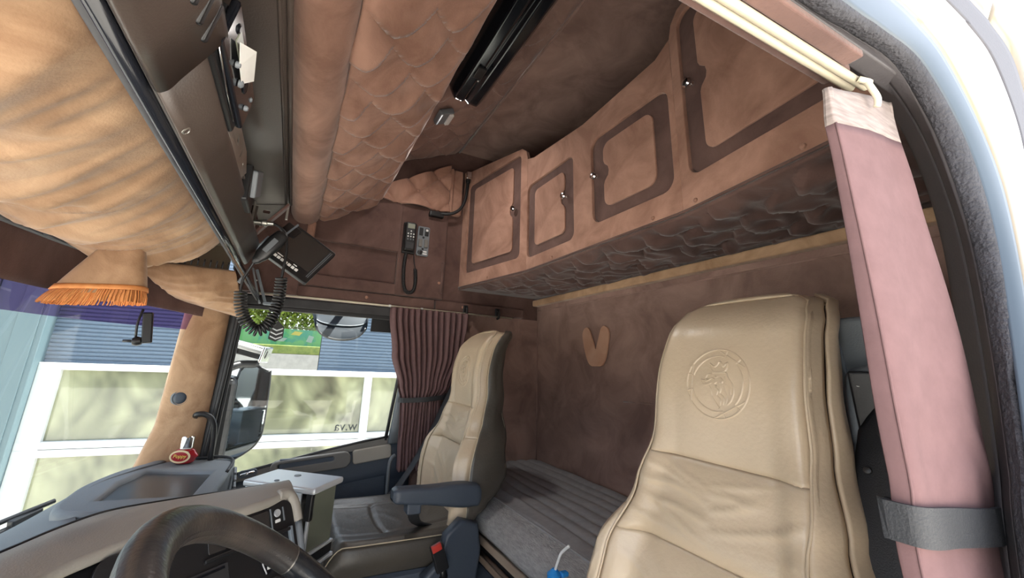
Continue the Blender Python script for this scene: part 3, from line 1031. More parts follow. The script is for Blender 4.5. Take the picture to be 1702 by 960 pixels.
from_lists('sheet', [Vector((-0.103, 0.47, 1.645)), Vector((-0.094, 0.515, 1.672)), Vector((-0.10, 0.57, 1.665)), Vector((-0.106, 0.535, 1.634)), Vector((-0.105, 0.50, 1.635)),
                     ], [(0, 1, 2, 3, 4)], PAPER, note, False).modifiers.new('t', 'SOLIDIFY').thickness = 0.0006
rackp = thing('steel_mounting_rack', 'bare steel mounting plate with punched slots on the console shelf beside the radio', 'bracket', (-0.13, 0.75, 1.61))
plate('slotted_plate', [(0.62, 1.613), (0.80, 1.613), (0.84, 1.640), (0.80, 1.665), (0.66, 1.665), (0.63, 1.65)],
      [[(0.70, 1.635), (0.72, 1.635), (0.71, 1.655)], [(0.745, 1.628), (0.75, 1.628), (0.765, 1.652), (0.76, 1.652)], rrect(0.785, 0.793, 1.63, 1.638, 0.003)],
      (-0.128, 0, 0), (0, 1, 0), (0, 0, 1), 0.003, STEEL, rackp)
bx('flange', -0.17, -0.128, 0.62, 0.84, 1.626, 1.63, STEEL, rackp, 0.001)
dock = thing('small_black_module', 'small black box module with grey face clipped beside the steel rack', 'module', (-0.13, 0.9, 1.6))
box('case', (-0.145, 0.895, 1.628), (0.05, 0.085, 0.075), BLACK, dock, 0.004)
box('face', (-0.117, 0.91, 1.648), (0.012, 0.085, 0.055), SLATE, dock, 0.004, rot=(0.4, 0, 0))
brk = thing('steel_corner_bracket', 'bent bare steel bracket with coax plug at the far end of the console', 'bracket', (-0.11, 1.3, 1.6))
plate('web', [(-0.160, 1.733), (-0.075, 1.750), (-0.137, 1.665)], [rrect(-0.137, -0.118, 1.712, 1.722, 0.003)], (0, 1.298, 0), (1, 0, 0), (0, 0, 1), 0.002, STEEL, brk)
box('cheek', (-0.158, 1.285, 1.70), (0.003, 0.04, 0.075), STEEL, brk, 0.001)
tube('edge_strip', [(-0.072, 1.288, 1.745), (-0.135, 1.285, 1.655), (-0.160, 1.283, 1.612)], 0.008, SUEDE_D, brk, flat=(0.0035, 0.015), seg=4)
bx('nib', -0.076, -0.069, 1.288, 1.297, 1.70, 1.757, STEEL, brk, 0.0015)
lathe('coax_plug', [(0.008, 0), (0.008, 0.02), (0.0105, 0.0215), (0.0105, 0.033), (0.006, 0.0345), (0.0055, 0.05)], (-0.152, 1.272, 1.672), (1, 0, 0.08), STEEL, brk, 16)
tube('coax_cable', [(-0.104, 1.272, 1.677), (-0.083, 1.272, 1.668), (-0.064, 1.27, 1.645), (-0.056, 1.268, 1.60), (-0.056, 1.267, 1.55), (-0.057, 1.267, 1.52)], 0.004, BLACK, brk, smoothn=6)
tube('cable_tie', [(-0.133, 1.268, 1.618), (-0.152, 1.268, 1.566)], 0.0025, WHITE, brk)
tube('cable_tie', [(-0.160, 1.268, 1.585), (-0.146, 1.266, 1.592), (-0.130, 1.268, 1.60)], 0.0018, WHITE, brk, smoothn=4)
post = thing('console_support_post', 'pale grey metal support strip slanting down at the console end above the side window', 'bracket', (-0.14, 2.08, 1.53))
tube('strip', [(-0.200, 2.10, 1.688), (-0.140, 2.10, 1.532)], 0.01, BLUELT, post, flat=(0.006, 0.014), seg=4)
tube('web', [(-0.215, 2.085, 1.69), (-0.165, 2.085, 1.535)], 0.01, SLATE, post, flat=(0.004, 0.016), seg=4)
box('foot', (-0.125, 2.075, 1.535), (0.05, 0.03, 0.012), BLUELT, post, 0.002)
for q in (0.35, 0.75):
    lathe('rivet', [(0.005, 0), (0.003, 0.003)], Vector((-0.21, 2.078, 1.69)).lerp(Vector((-0.16, 2.078, 1.535)), q), (0, -1, 0), STEEL, post, 10)

# monitor: tilted frame
mon = thing('camera_monitor', 'black flat monitor with row of pale keys mounted tilted below the suede roll', 'monitor', (0.0, 1.33, 1.5))
pa, pb, pc = Vector((-0.038, 1.370, 1.712)), Vector((0.085, 1.360, 1.635)), Vector((0.011, 1.300, 1.504))
ex = (pb - pa).normalized()
ey = (pb - pc)
ey = (ey - ex * ey.dot(ex)).normalized()
ez = ex.cross(ey)
Wm, Hm = 0.148, 0.152
mo = pb - ex * Wm - ey * Hm
plate('housing', rrect(0, Wm, 0, Hm, 0.006), [], mo, ex, ey, 0.014, BLACK, mon, 0.002)
plate('screen', rrect(0.011, Wm - 0.019, 0.036, Hm - 0.008, 0.002), [], mo + ez * 0.0008, ex, ey, 0.002, SCREEN, mon)
for k in range(7):
    plate('key', rrect(0, 0.0095, 0, 0.0085, 0.0012), [], mo + ex * (0.022 + 0.0122 * k) + ey * 0.014 + ez * 0.002, ex, ey, 0.003, WHITE, mon, 0.0005)
for k, w in ((0.026, 0.020), (0.082, 0.012)):
    plate('print_mark', rrect(0, w, 0, 0.0026, 0.0006), [], mo + ex * k + ey * 0.028 + ez * 0.0005, ex, ey, 0.0015, WHITE, mon)
for k in (Wm - 0.015, Wm - 0.010):
    plate('side_groove', rrect(k, k + 0.002, 0.02, Hm - 0.010, 0.0006), [], mo + ez * 0.0008, ex, ey, 0.002, SLATE, mon)
plate('hood_edge', rrect(-0.003, 0.003, 0.015, Hm, 0.002), [], mo + ez * 0.005, ex, ey, 0.008, BLUELT, mon, 0.0006)
box('mount_arm', mo + ex * 0.0 + ey * 0.12 - ez * 0.012, (0.05, 0.045, 0.03), BLACK, mon, 0.005, rot=Matrix((ex, ey, ez)).transposed())

# CB microphone with coiled lead
mic = thing('hand_microphone', 'black hand microphone with coiled lead hanging in front of the monitor', 'microphone', (-0.1, 1.262, 1.36))
ma, mb = Vector((-0.068, 1.262, 1.650)), Vector((-0.134, 1.258, 1.548))
ax = (mb - ma).normalized()
sd = ax.cross(Vector((0, -1, 0))).normalized()
fn_ = sd.cross(ax)


def mic_body(u, v):
    a = 2 * PI * u
    t = v
    w = lerp_table([(0, 0.007), (0.06, 0.019), (0.3, 0.022), (0.7, 0.0195), (0.92, 0.012), (1, 0.005)], t)
    d = lerp_table([(0, 0.005), (0.06, 0.012), (0.5, 0.014), (0.92, 0.009), (1, 0.004)], t)
    ca, sa = math.cos(a), math.sin(a)
    return ma + ax * (t * 0.118) + sd * w * math.copysign(abs(ca) ** 0.75, ca) + fn_ * d * math.copysign(abs(sa) ** 0.75, sa)


surf('body', mic_body, 28, 24, BLACK, mic, 0, close_u=True)
fs_ = 1 if fn_.y < 0 else -1
plate('name_plate', rrect(-0.023, 0.023, -0.007, 0.007, 0.0015), [], ma + ax * 0.055 + fn_ * 0.0148 * fs_, ax, sd * fs_, 0.002, SLATE, mic)
tube('talk_key', [ma + ax * 0.035 + sd * 0.0225, ma + ax * 0.085 + sd * 0.0215], 0.0045, BLUELT, mic, seg=8)
tube('lead', [mb - ax * 0.006, (-0.141, 1.262, 1.528), (-0.150, 1.264, 1.500), (-0.150, 1.265, 1.464)], 0.0036, BLACK, mic, smoothn=6)
cp = smooth_path([(-0.149, 1.265, 1.468), (-0.142, 1.265, 1.428), (-0.123, 1.265, 1.389), (-0.094, 1.265, 1.368), (-0.069, 1.265, 1.388), (-0.058, 1.265, 1.428), (-0.055, 1.265, 1.471), (-0.057, 1.265, 1.520)], 40)


def coil_path(P, turns, rad):
    n = len(P)
    out = []
    for i, p in enumerate(P):
        t = (P[min(i + 1, n - 1)] - P[max(i - 1, 0)]).normalized()
        b = Vector((0, -1, 0))
        a = t.cross(b).normalized()
        q = 2 * PI * turns * i / n
        out.append(p + a * math.cos(q) * rad + b * math.sin(q) * rad)
    return out


CP = [interp_poly(cp, i / 700) for i in range(701)]
tube('coiled_lead', coil_path(CP, 34, 0.0135), 0.0033, BLACK, mic, seg=6)

# ------------------------------------------------------------------ phone, switches, goose-neck lamp on the side wall
ph = thing('car_phone', 'black handset car phone with small display on the brown side wall', 'phone', (0.515, 2.2, 1.90))
bx('cradle', 0.481, 0.556, 2.195, 2.217, 1.905, 2.09, BLACK, ph, 0.006)
hs = bx('handset', 0.486, 0.546, 2.172, 2.205, 1.915, 2.087, BLACK, ph, 0.009)
bx('lcd', 0.497, 0.538, 2.1695, 2.174, 2.048, 2.076, LCD, ph, 0.001)
bx('mouthpiece', 0.492, 0.541, 2.168, 2.176, 1.925, 1.965, RUBBER, ph, 0.004)
for r in range(4):
    for c in range(3):
        if r == 0 and c != 1:
            continue
        lathe('key', [(0.0045, 0), (0.004, 0.003), (0.002, 0.004)], (0.502 + 0.016 * c, 2.172, 2.032 - 0.0165 * r), (0, -1, 0), WHITE if r < 3 else SLATE, ph, 10)
CP2 = smooth_path([(0.505, 2.195, 1.90), (0.500, 2.195, 1.83), (0.505, 2.195, 1.74), (0.520, 2.195, 1.69), (0.545, 2.195, 1.68), (0.568, 2.195, 1.70), (0.573, 2.195, 1.76), (0.566, 2.195, 1.82)], 30)
CPa = [interp_poly(CP2, i / 640) for i in range(641)]
tube('coiled_cord', coil_path(CPa, 62, 0.0085), 0.0028, BLACK, ph, seg=5)
tube('cord_tail', [(0.566, 2.195, 1.82), (0.558, 2.20, 1.86), (0.553, 2.205, 1.91)], 0.003, BLACK, ph, smoothn=5)
tube('cord_tail', [(0.505, 2.195, 1.90), (0.515, 2.20, 1.905), (0.52, 2.2, 1.92)], 0.003, BLACK, ph, smoothn=5)

sw = thing('switch_panel', 'dark grey switch panel with rocker switches and round knob beside the car phone', 'switch', (0.6, 2.21, 1.905))
plate('panel', rrect(0.565, 0.638, 1.905, 2.085, 0.010), [], (0, 2.205, 0), (1, 0, 0), (0, 0, 1), 0.014, SLATE, sw, 0.003)
for x in (0.574, 0.608):
    bx('rocker', x, x + 0.022, 2.198, 2.206, 2.028, 2.074, BLACK, sw, 0.003)
    bx('rocker', x, x + 0.022, 2.198, 2.206, 1.957, 2.005, GREYPL, sw, 0.003)
bx('rocker_mark', 0.612, 0.626, 2.1965, 2.199, 2.055, 2.068, WHITE, sw, 0.0005)
for z in (2.017, 1.947):
    lathe('screw', [(0.007, 0), (0.006, 0.002)], (0.602, 2.2055, z), (0, -1, 0), BLACK, sw, 12)
lathe('dial', [(0.014, 0), (0.013, 0.010), (0.009, 0.012)], (0.586, 2.205, 1.925), (0, -1, 0), BLACK, sw, 18)
bx('print_mark', 0.606, 0.627, 2.204, 2.2055, 1.928, 1.936, WHITE, sw, 0)
bx('print_mark', 0.604, 0.629, 2.204, 2.2055, 1.915, 1.922, WHITE, sw, 0)

gl_ = thing('gooseneck_lamp', 'reading lamp with silver head on a black bent neck beside the cabinet end', 'lamp', (0.68, 2.19, 2.15))
tube('neck', [(0.69, 2.19, 2.180), (0.755, 2.175, 2.188), (0.805, 2.165, 2.225), (0.832, 2.16, 2.29), (0.842, 2.16, 2.37), (0.845, 2.16, 2.43)], 0.010, BLACK, gl_, seg=10, smoothn=8)
box('base', (0.668, 2.20, 2.172), (0.09, 0.035, 0.034), BLACK, gl_, 0.006)
box('head', (0.845, 2.155, 2.452), (0.040, 0.04, 0.050), CHROME, gl_, 0.008)
lathe('collar', [(0.014, 0), (0.016, 0.02), (0.012, 0.03)], (0.844, 2.158, 2.405), (0, 0, 1), BLACK, gl_, 14)

# black roof tray and small lamp on the ceiling
tray = thing('roof_tray', 'long black glossy moulded tray along the roof between the quilted panels', 'roof tray', (0.5, 1.0, 2.37))


def tray_shape(u, v):
    y = 0.62 + 0.84 * v
    e = max(0, (v - 0.90) / 0.10)
    prof = [(0.42, 2.50), (0.445, 2.42), (0.465, 2.385), (0.50, 2.378), (0.515, 2.392), (0.53, 2.378), (0.565, 2.375), (0.590, 2.41), (0.60, 2.56)]
    k = u * (len(prof) - 1)
    i = min(int(k), len(prof) - 2)
    a = Vector((prof[i][0], 0, prof[i][1])).lerp(Vector((prof[i + 1][0], 0, prof[i + 1][1])), k - i)
    a.z += 0.10 * e ** 2.5
    a.x = 0.52 + (a.x - 0.52) * (1 - 0.35 * e ** 3)
    a.y = y
    return a


surf('moulding', tray_shape, 48, 40, GLOSSBLACK, tray, 0.006)
box('catch', (0.492, 1.20, 2.376), (0.035, 0.06, 0.012), BLACK, tray, 0.003)
lathe('catch_pin', [(0.004, 0), (0.004, 0.006), (0.002, 0.008)], (0.50, 1.235, 2.372), (0, 0, -1), CHROME, tray, 10)
lathe('catch_pin', [(0.004, 0), (0.004, 0.006), (0.002, 0.008)], (0.485, 1.40, 2.392), (0, 0, -1), CHROME, tray, 10)
lamp = thing('ceiling_lamp', 'small rectangular grey ceiling lamp beside the black roof tray', 'lamp', (0.5, 1.66, 2.43))
rl = (0, -0.43, 0)
box('housing', (0.505, 1.665, 2.472), (0.075, 0.10, 0.03), SLATE, lamp, 0.006, rot=rl)
box('lens', (0.53, 1.665, 2.468), (0.022, 0.085, 0.025), WHITE, lamp, 0.003, rot=rl)
ld = bpy.data.lights.new('added_cab_fill_light', 'AREA')  # fill light added under the unlit lamp to brighten the rear of the cab
ld.shape = 'RECTANGLE'
ld.size, ld.size_y = 0.06, 0.10
ld.energy = 1.4
ld.color = (1.0, 0.95, 0.9)
lo = bpy.data.objects.new('added_cab_fill_light', ld)
COL.objects.link(lo)
lo.parent = lamp
lo.location = Vector((0.53, 1.665, 2.448)) - wl_of(lamp)

# badge shaped patch on the rear wall
patch = thing('suede_patch', 'light brown V shaped suede patch on the dark rear wall', 'wall patch', (XR - 0.02, 1.67, 1.32))
hp = [(0, 0.088), (-0.018, 0.125), (-0.034, 0.165), (-0.046, 0.190), (-0.066, 0.202), (-0.090, 0.192), (-0.103, 0.165), (-0.098, 0.125), (-0.085, 0.075), (-0.064, 0.025), (-0.038, 0.002), (0, 0.0)]
out = [(x, z) for x, z in hp] + [(-x, z) for x, z in hp[::-1][1:-1]]
PP = [(p.x, p.y) for p in smooth_path([(a, b, 0) for a, b in out], 4, True)]
plate('patch', PP, [], (XR - 0.020, 1.668, 1.32), (0, -1, 0), (0, 0, 1), 0.010, PATCH, patch, 0.002)

# ------------------------------------------------------------------ bunk
bunk = thing('bunk_bed', 'blue grey bunk base with worn wood front strip and slot below the mattress', 'bunk', (1.08, 1.2, 0.0))
bx('carcass', 0.76, XR - 0.01, 0.16, 2.24, 0.02, 0.585, BLUEPL, bunk, 0.006)
fb = plate('front_board', [(-1.70, 0.590), (-0.18, 0.590), (-0.18, 0.678), (-1.70, 0.678)], [rrect(-1.640, -0.30, 0.612, 0.648, 0.008)], (0.742, 0, 0), (0, -1, 0), (0, 0, 1), 0.02, WOOD, bunk, 0.003)
bx('slot_back', 0.752, 0.762, 0.28, 1.66, 0.60, 0.66, BLACK, bunk, 0)
tube('slot_rail', [(0.747, 0.32, 0.622), (0.747, 1.62, 0.622)], 0.007, WOOD, bunk)
bx('lower_board', 0.735, 0.757, 0.18, 1.70, 0.30, 0.588, BLUEPL, bunk, 0.006)
bx('slat_deck', 0.765, XR - 0.01, 0.16, 2.24, 0.587, 0.678, WOOD, bunk, 0.002)


def mattress_pt(u, v):
    """u over the section from front bottom over the top to the wall, v along the bunk"""
    y = 0.17 + 2.065 * v
    prof = [(0.80, 0.682), (0.742, 0.686), (0.728, 0.705), (0.742, 0.742), (0.785, 0.770), (0.84, 0.784), (0.90, 0.786), (1.0, 0.784), (1.15, 0.782), (1.3, 0.782), (1.40, 0.780), (1.418, 0.76), (1.418, 0.70)]
    k = u * (len(prof) - 1)
    i = min(int(k), len(prof) - 2)
    p = Vector((prof[i][0], 0, prof[i][1])).lerp(Vector((prof[i + 1][0], 0, prof[i + 1][1])), k - i)
    if u > 0.42:
        s = (p.x - 0.84) / 0.56
        w = min(1, max(0, (s - 0.05) / 0.1))
        line = abs(math.sin(PI * (s * 8 + 0.25 * nz(y * 2.2, s * 3) + 0.10 * math.sin(y * 3))))
        p.z += w * (0.016 * (line ** 0.35) - 0.014)
        p.z += 0.010 * nz(y * 4, p.x * 5, 8)
        # big loose fold near the passenger seat
        p.z += 0.016 * math.exp(-((p.x - 0.88 - 0.10 * (1.75 - y)) / 0.025) ** 2) * max(0, 1 - abs(y - 1.75) / 0.35)
    else:
        p.x += 0.006 * nz(y * 5, u * 6, 3)
    e = max(0, (v - 0.97) / 0.03, (0.03 - v) / 0.03)
    p.z -= 0.02 * e * e
    p.y = y
    return p


mt = thing('bunk_mattress', 'dark grey quilted mattress with woven front edge on the bunk', 'mattress', (1.08, 1.2, 0.62))
surf('cover', lambda u, v: mattress_pt(u, v), 150, 160, MATTRESS, mt, 0.0, u0=0.40, u1=1.0)
WOVEN = mat('woven_edge_fabric', (0.29, 0.287, 0.282), 0.85, col2=(0.40, 0.395, 0.385), nscale=60, bump=0.5, bscale=160, stretch=(1, 0.6, 3))
surf('woven_edge', lambda u, v: mattress_pt(u, v), 40, 120, WOVEN, mt, 0.0, u0=0.0, u1=0.40)
tube('edge_seam', [mattress_pt(0.40, v / 60) + Vector((0, 0, 0.001)) for v in range(61)], 0.0035, MATTRESS, mt)
bx('core', 0.775, 1.41, 0.18, 2.225, 0.684, 0.752, MATTRESS, mt, 0.02)

# drinking bottle with white straw between seat and bunk
dr = thing('drink_bottle', 'blue bottle cap with bent white straw in front of the bunk', 'bottle', (0.70, 1.0, 0.45))
lathe('bottle', [(0.030, 0.0), (0.034, 0.02), (0.034, 0.22), (0.020, 0.28), (0.014, 0.295)], (0.70, 1.012, 0.472), (0, 0, 1), BLUE, dr, 20)
lathe('cap', [(0.019, 0), (0.019, 0.018), (0.012, 0.024), (0.006, 0.03)], (0.70, 1.012, 0.764), (0, 0, 1), BLUE, dr, 18)
box('cap_tab', (0.722, 1.0, 0.783), (0.022, 0.016, 0.012), BLUE, dr, 0.004)
tube('straw', [(0.70, 1.012, 0.785), (0.70, 0.995, 0.818), (0.70, 0.983, 0.838), (0.70, 0.968, 0.852), (0.70, 0.948, 0.868)], 0.0035, WHITE, dr, smoothn=4)
bx('holder', 0.655, 0.72, 0.96, 1.06, 0.0, 0.47, BLUEPL, dr, 0.008)

# ------------------------------------------------------------------ seats
W_TAB = [(0.58, 0.215), (0.70, 0.240), (0.84, 0.250), (0.95, 0.235), (1.07, 0.190), (1.17, 0.168), (1.30, 0.164), (1.40, 0.158), (1.445, 0.143), (1.47, 0.108)]
B_TAB = [(0.58, 0.045), (0.80, 0.055), (0.95, 0.050), (1.08, 0.024), (1.2, 0.008), (1.45, 0.004)]
LEATHER_M = LEATHER


class Back:
    def __init__(s, yc, xh, k, ztop=1.47, yw=1.0, dt=None):
        s.dt = dt
        s.yc, s.xh, s.k, s.dz, s.yw = yc, xh, k, ztop - 1.47, yw

    def front(s, t, z, puff=0.0):
        """front surface at lateral t in -1..1 and nominal height z"""
        w = lerp_table(W_TAB, z) * s.yw
        x = s.xh - s.k * (1.40 - z)
        x -= lerp_table(B_TAB, z) * lerp_table([(0.55, 0), (0.82, 1)], abs(t))
        x += 0.045 * max(0, (abs(t) - 0.86) / 0.14) ** 2
        x -= 0.020 * math.exp(-((z - 0.92) / 0.13) ** 2)
        x -= 0.022 * math.exp(-((z - 1.30) / 0.11) ** 2)
        if z > 1.38:
            x += 0.060 * ((z - 1.38) / 0.09) ** 2
        return Vector((x - puff, s.yc + w * t, z + s.dz))

    def depth(s, z):
        return lerp_table(s.dt or [(0.58, 0.055), (0.75, 0.065), (0.9, 0.11), (1.1, 0.085), (1.3, 0.072), (1.43, 0.06), (1.47, 0.04)], z)


def pf(u, v, k=6):
    return (1 - abs(2 * u - 1) ** k) * (1 - abs(2 * v - 1) ** k)


def ts(z):
    return lerp_table([(0.95, 0.80), (1.18, 0.93)], z)


def build_back(seat, B, mfront, mside, mlow, wr=1.0, mpipe=None):
    mpipe = mpipe or PIPING
    def panel(name, t0, t1, za, zb, m, nu=24, nv=30, puff=0.010, wrinkle=0.0, seed=0.0):
        def f(u, v):
            z = za + (zb - za) * v
            ta = t0 * ts(z) if abs(t0) < 1 else t0
            tb_ = t1 * ts(z) if abs(t1) < 1 else t1
            t = ta + (tb_ - ta) * u
            d = puff * pf(u, v)
            if wrinkle:
                sg = 1 if u > 0.5 else -1
                c1 = u * 1.3 + sg * v * 0.6 + seed
                c2 = v * 5.5 - sg * u * 3.0
                r1 = 1 - abs(nz(c1, c2, seed)) * 3.0
                edge = 0.35 + 0.65 * abs(2 * u - 1)
                d += wrinkle * edge * max(0, r1) ** 2.5 * pf(u, v, 4)
            return B.front(t, z, d)
        return surf(name, f, nu, nv, m, seat, 0.008, offset=1)
    head = panel('head_panel', -0.999, 0.999, 1.135, 1.465, mfront, 30, 40, 0.008)
    panel('middle_panel', -0.999, 0.999, 0.985, 1.137, mfront, 40, 30, 0.012, 0.010 * wr, 1.7)
    panel('lower_panel', -0.999, 0.999, 0.62, 0.987, mfront, 40, 50, 0.012, 0.009 * wr, 4.2)
    for sgn in (-1, 1):
        a, b = (0.999, 1.0) if sgn > 0 else (-1.0, -0.999)
        panel('bolster', a, b, 0.62, 1.03, mfront, 14, 50, 0.010, 0.007 * wr, 7 + sgn)
        panel('upper_bolster', a, b, 1.026, 1.462, mfront, 12, 40, 0.007, 0.003 * wr, 9 + sgn)
        zs = [0.62 + 0.842 * i / 50 for i in range(51)]
        tube('piping', [B.front(sgn * ts(z), z, 0.003) for z in zs], 0.0024, mpipe, seat, seg=6)
        if mpipe is PIPING:
            tube('piping', [B.front(sgn * 1.0, z, -0.002) for z in zs], 0.0026, mpipe, seat, seg=6)

        def side(u, v, sgn=sgn):
            z = 0.62 + 0.846 * v
            p = B.front(sgn * 1.0, z, -0.002)
            d = B.depth(z)
            p.x += d * u
            p.y += sgn * (0.008 * math.sin(PI * u) - 0.025 * u * u) + sgn * 0.004 * nz(u * 3, v * 8, 2)
            return p
        surf('side_panel', side, 16, 50, mside, seat, 0.006)
        tube('piping', [B.front(sgn * 1.0, z, 0) + Vector((B.depth(z), -0.02 * sgn, 0)) for z in zs], 0.0024, mpipe, seat, seg=6)

    def rear(u, v):
        z = 0.62 + 0.846 * v
        a = B.front(-1, z) + Vector((B.depth(z), 0.02, 0))
        b = B.front(1, z) + Vector((B.depth(z), -0.02, 0))
        p = a.lerp(b, u)
        p.x += 0.02 * math.sin(PI * u)
        return p
    surf('rear_shell', rear, 14, 40, mlow, seat, 0.006)

    def crown(u, v):
        t = -1 + 2 * u
        p = B.front(t, 1.462)
        q = B.front(t, 1.462) + Vector((B.depth(1.46), 0, -0.01))
        r = p.lerp(q, v)
        r.z += 0.014 * math.sin(PI * v) * (1 - t ** 4) + 0.004 * (1 - t ** 4)
        return r
    surf('crown', crown, 20, 8, mfront, seat, 0.004)
    # embossed round emblem with a crowned bird head
    e0 = []

    def E(x, z):
        # emblem coordinates, 1 = emblem radius
        t = x * 0.067 / 0.164
        return B.front(-t if EMB_FLIP else t, 1.285 + z * 0.067, 0.0095)
    EMB_FLIP = True
    strokes = []
    R_ = 1.0
    for k in range(3):
        a0 = math.radians(90 + 120 * k)
        strokes.append([(R_ * math.sin(a0 + q), R_ * math.cos(a0 + q)) for q in [math.radians(-45 + 9 * i) for i in range(11)]])
        strokes.append([(0.80 * math.sin(a0 + q) , 0.80 * math.cos(a0 + q)) for q in [math.radians(-45 + 9 * i) for i in range(11)]])
        b0 = a0 + PI / 3
        strokes.append([(1.0 * math.sin(b0 + q), 1.0 * math.cos(b0 + q)) for q in [math.radians(-34 + 8.5 * i) for i in range(9)]])
        c = [(1.0 * math.sin(b0 + q), 1.0 * math.cos(b0 + q)) for q in (math.radians(-34), math.radians(34))]
        strokes.append([c[0], ((c[0][0] + c[1][0]) / 2, (c[0][1] + c[1][1]) / 2), c[1]])
        for q in (-45, 45):
            qq = a0 + math.radians(q)
            strokes.append([(0.80 * math.sin(qq), 0.80 * math.cos(qq)), (1.0 * math.sin(qq), 1.0 * math.cos(qq))])
    head_s = [
        [(-0.28, 0.58), (-0.14, 0.34), (0.26, 0.36), (0.30, 0.62), (0.18, 0.48), (0.06, 0.64), (-0.08, 0.48), (-0.28, 0.58)],
        [(-0.14, 0.30), (0.28, 0.32)],
        [(-0.16, 0.26), (-0.30, 0.24), (-0.36, 0.12), (-0.28, 0.10)],
        [(-0.52, 0.08), (-0.30, 0.06), (-0.16, 0.14), (-0.06, 0.10)],
        [(-0.52, 0.08), (-0.44, -0.04), (-0.26, -0.04), (-0.14, 0.02)],
        [(-0.24, -0.06), (-0.16, -0.20), (-0.12, -0.40), (0.04, -0.62), (0.10, -0.70)],
        [(0.30, 0.30), (0.36, 0.16), (0.50, -0.02), (0.54, -0.24), (0.46, -0.46), (0.34, -0.58)],
        [(0.24, 0.20), (0.30, 0.0), (0.42, -0.10), (0.44, -0.30)],
        [(-0.04, -0.12), (0.06, -0.20), (0.02, -0.34), (0.14, -0.46), (0.12, -0.62)],
        [(0.10, 0.02), (0.16, -0.14), (0.12, -0.28), (0.24, -0.40), (0.22, -0.60)],
        [(0.22, -0.08), (0.28, -0.22), (0.34, -0.40), (0.30, -0.56)],
        [(-0.06, 0.20), (0.0, 0.17), (0.06, 0.20)],
        [(0.0, 0.04), (-0.06, -0.04), (0.02, -0.10)],
        [(0.12, 0.16), (0.20, 0.08), (0.16, 0.0)],
    ]
    vsl, fsl = [], []
    for st in strokes + [[(p.x, p.y) for p in smooth_path([(a, b, 0) for a, b in s_], 4)] for s_ in head_s]:
        b0 = len(vsl)
        n = len(st)
        for i, (x, z) in enumerate(st):
            x0, z0 = st[max(i - 1, 0)]
            x1, z1 = st[min(i + 1, n - 1)]
            dx, dz = x1 - x0, z1 - z0
            l = math.hypot(dx, dz) or 1
            nx, nzz = -dz / l * 0.035, dx / l * 0.035
            c = E(x, z)
            vsl += [E(x + nx, z + nzz) + Vector((0.003, 0, 0)), c + Vector((-0.0022, 0, 0)), E(x - nx, z - nzz) + Vector((0.003, 0, 0))]
        for i in range(n - 1):
            a = b0 + 3 * i
            fsl += [(a, a + 1, a + 4, a + 3), (a + 1, a + 2, a + 5, a + 4)]
    from_lists('embossed_emblem', vsl, fsl, mfront, head, True)


drv = thing('driver_chair', 'tan leather driver seat with embossed emblem, nearest to the open door', 'seat', (0.6, 0.56, 0.0))
BD = Back(0.556, 0.835, 0.27, 1.47)
build_back(drv, BD, LEATHER, LEATHER, LEATHER_D, 1.2, LEATHER)
# belt tower behind the shoulder with guide and webbing
tw_ = plate('belt_tower', rrect(0.0, 0.20, -0.60, 0.0, 0.035), [rrect(0.095, 0.118, -0.22, -0.11, 0.008)], (0.945, 0.475, 1.415), (-0.18, -1, 0), (-0.12, 0, 1), 0.06, SLATE, drv, 0.008)
plate('tower_groove', rrect(0.0, 0.055, -0.42, -0.035, 0.02), [rrect(0.004, 0.051, -0.416, -0.039, 0.017)], (0.9385, 0.465, 1.412), (-0.18, -1, 0), (-0.12, 0, 1), 0.006, BLUELT, drv, 0.001)
tube('guide_rim', [(0.905, 0.392, 1.15), (0.92, 0.392, 1.29), (0.918, 0.375, 1.312), (0.912, 0.345, 1.31), (0.895, 0.33, 1.27), (0.87, 0.325, 1.10)], 0.014, SLATE, drv, smoothn=6)
box('belt_guide', (0.905, 0.372, 1.25), (0.016, 0.036, 0.135), BLACK, drv, 0.004, rot=(0, -0.12, 0.18))
lathe('guide_screw', [(0.006, 0), (0.004, 0.004)], (0.895, 0.376, 1.295), (-1, -0.2, 0), STEEL, drv, 12)


def strap(name, pts, wdt, m, parent, wdir, th=0.0012):
    """flat webbing along pts; wdir = list of width directions"""
    P = [Vector(p) for p in pts]

    def f(u, v):
        p = interp_poly(P, v)
        k = v * (len(wdir) - 1)
        i = min(int(k), len(wdir) - 2)
        w = Vector(wdir[i]).lerp(Vector(wdir[i + 1]), k - i).normalized()
        return p + w * (u - 0.5) * wdt
    return surf(name, f, 4, 40, m, parent, th)


strap('seat_belt', smooth_path([(0.898, 0.372, 1.245), (0.85, 0.360, 1.175), (0.80, 0.346, 1.09), (0.765, 0.338, 1.0), (0.72, 0.332, 0.85), (0.66, 0.325, 0.66)], 6), 0.062, BELT, drv,
      [(0.1, -0.5, 0.8), (0.05, -0.9, 0.15), (0.05, -1, 0.0), (0.05, -1, 0)])
lathe('belt_stud', [(0.006, 0), (0.005, 0.003), (0.002, 0.004)], (0.842, 0.362, 1.165), (-1, -0.1, 0.3), BLACK, drv, 12)
# cushion and pedestal of the driver seat (below the frame)


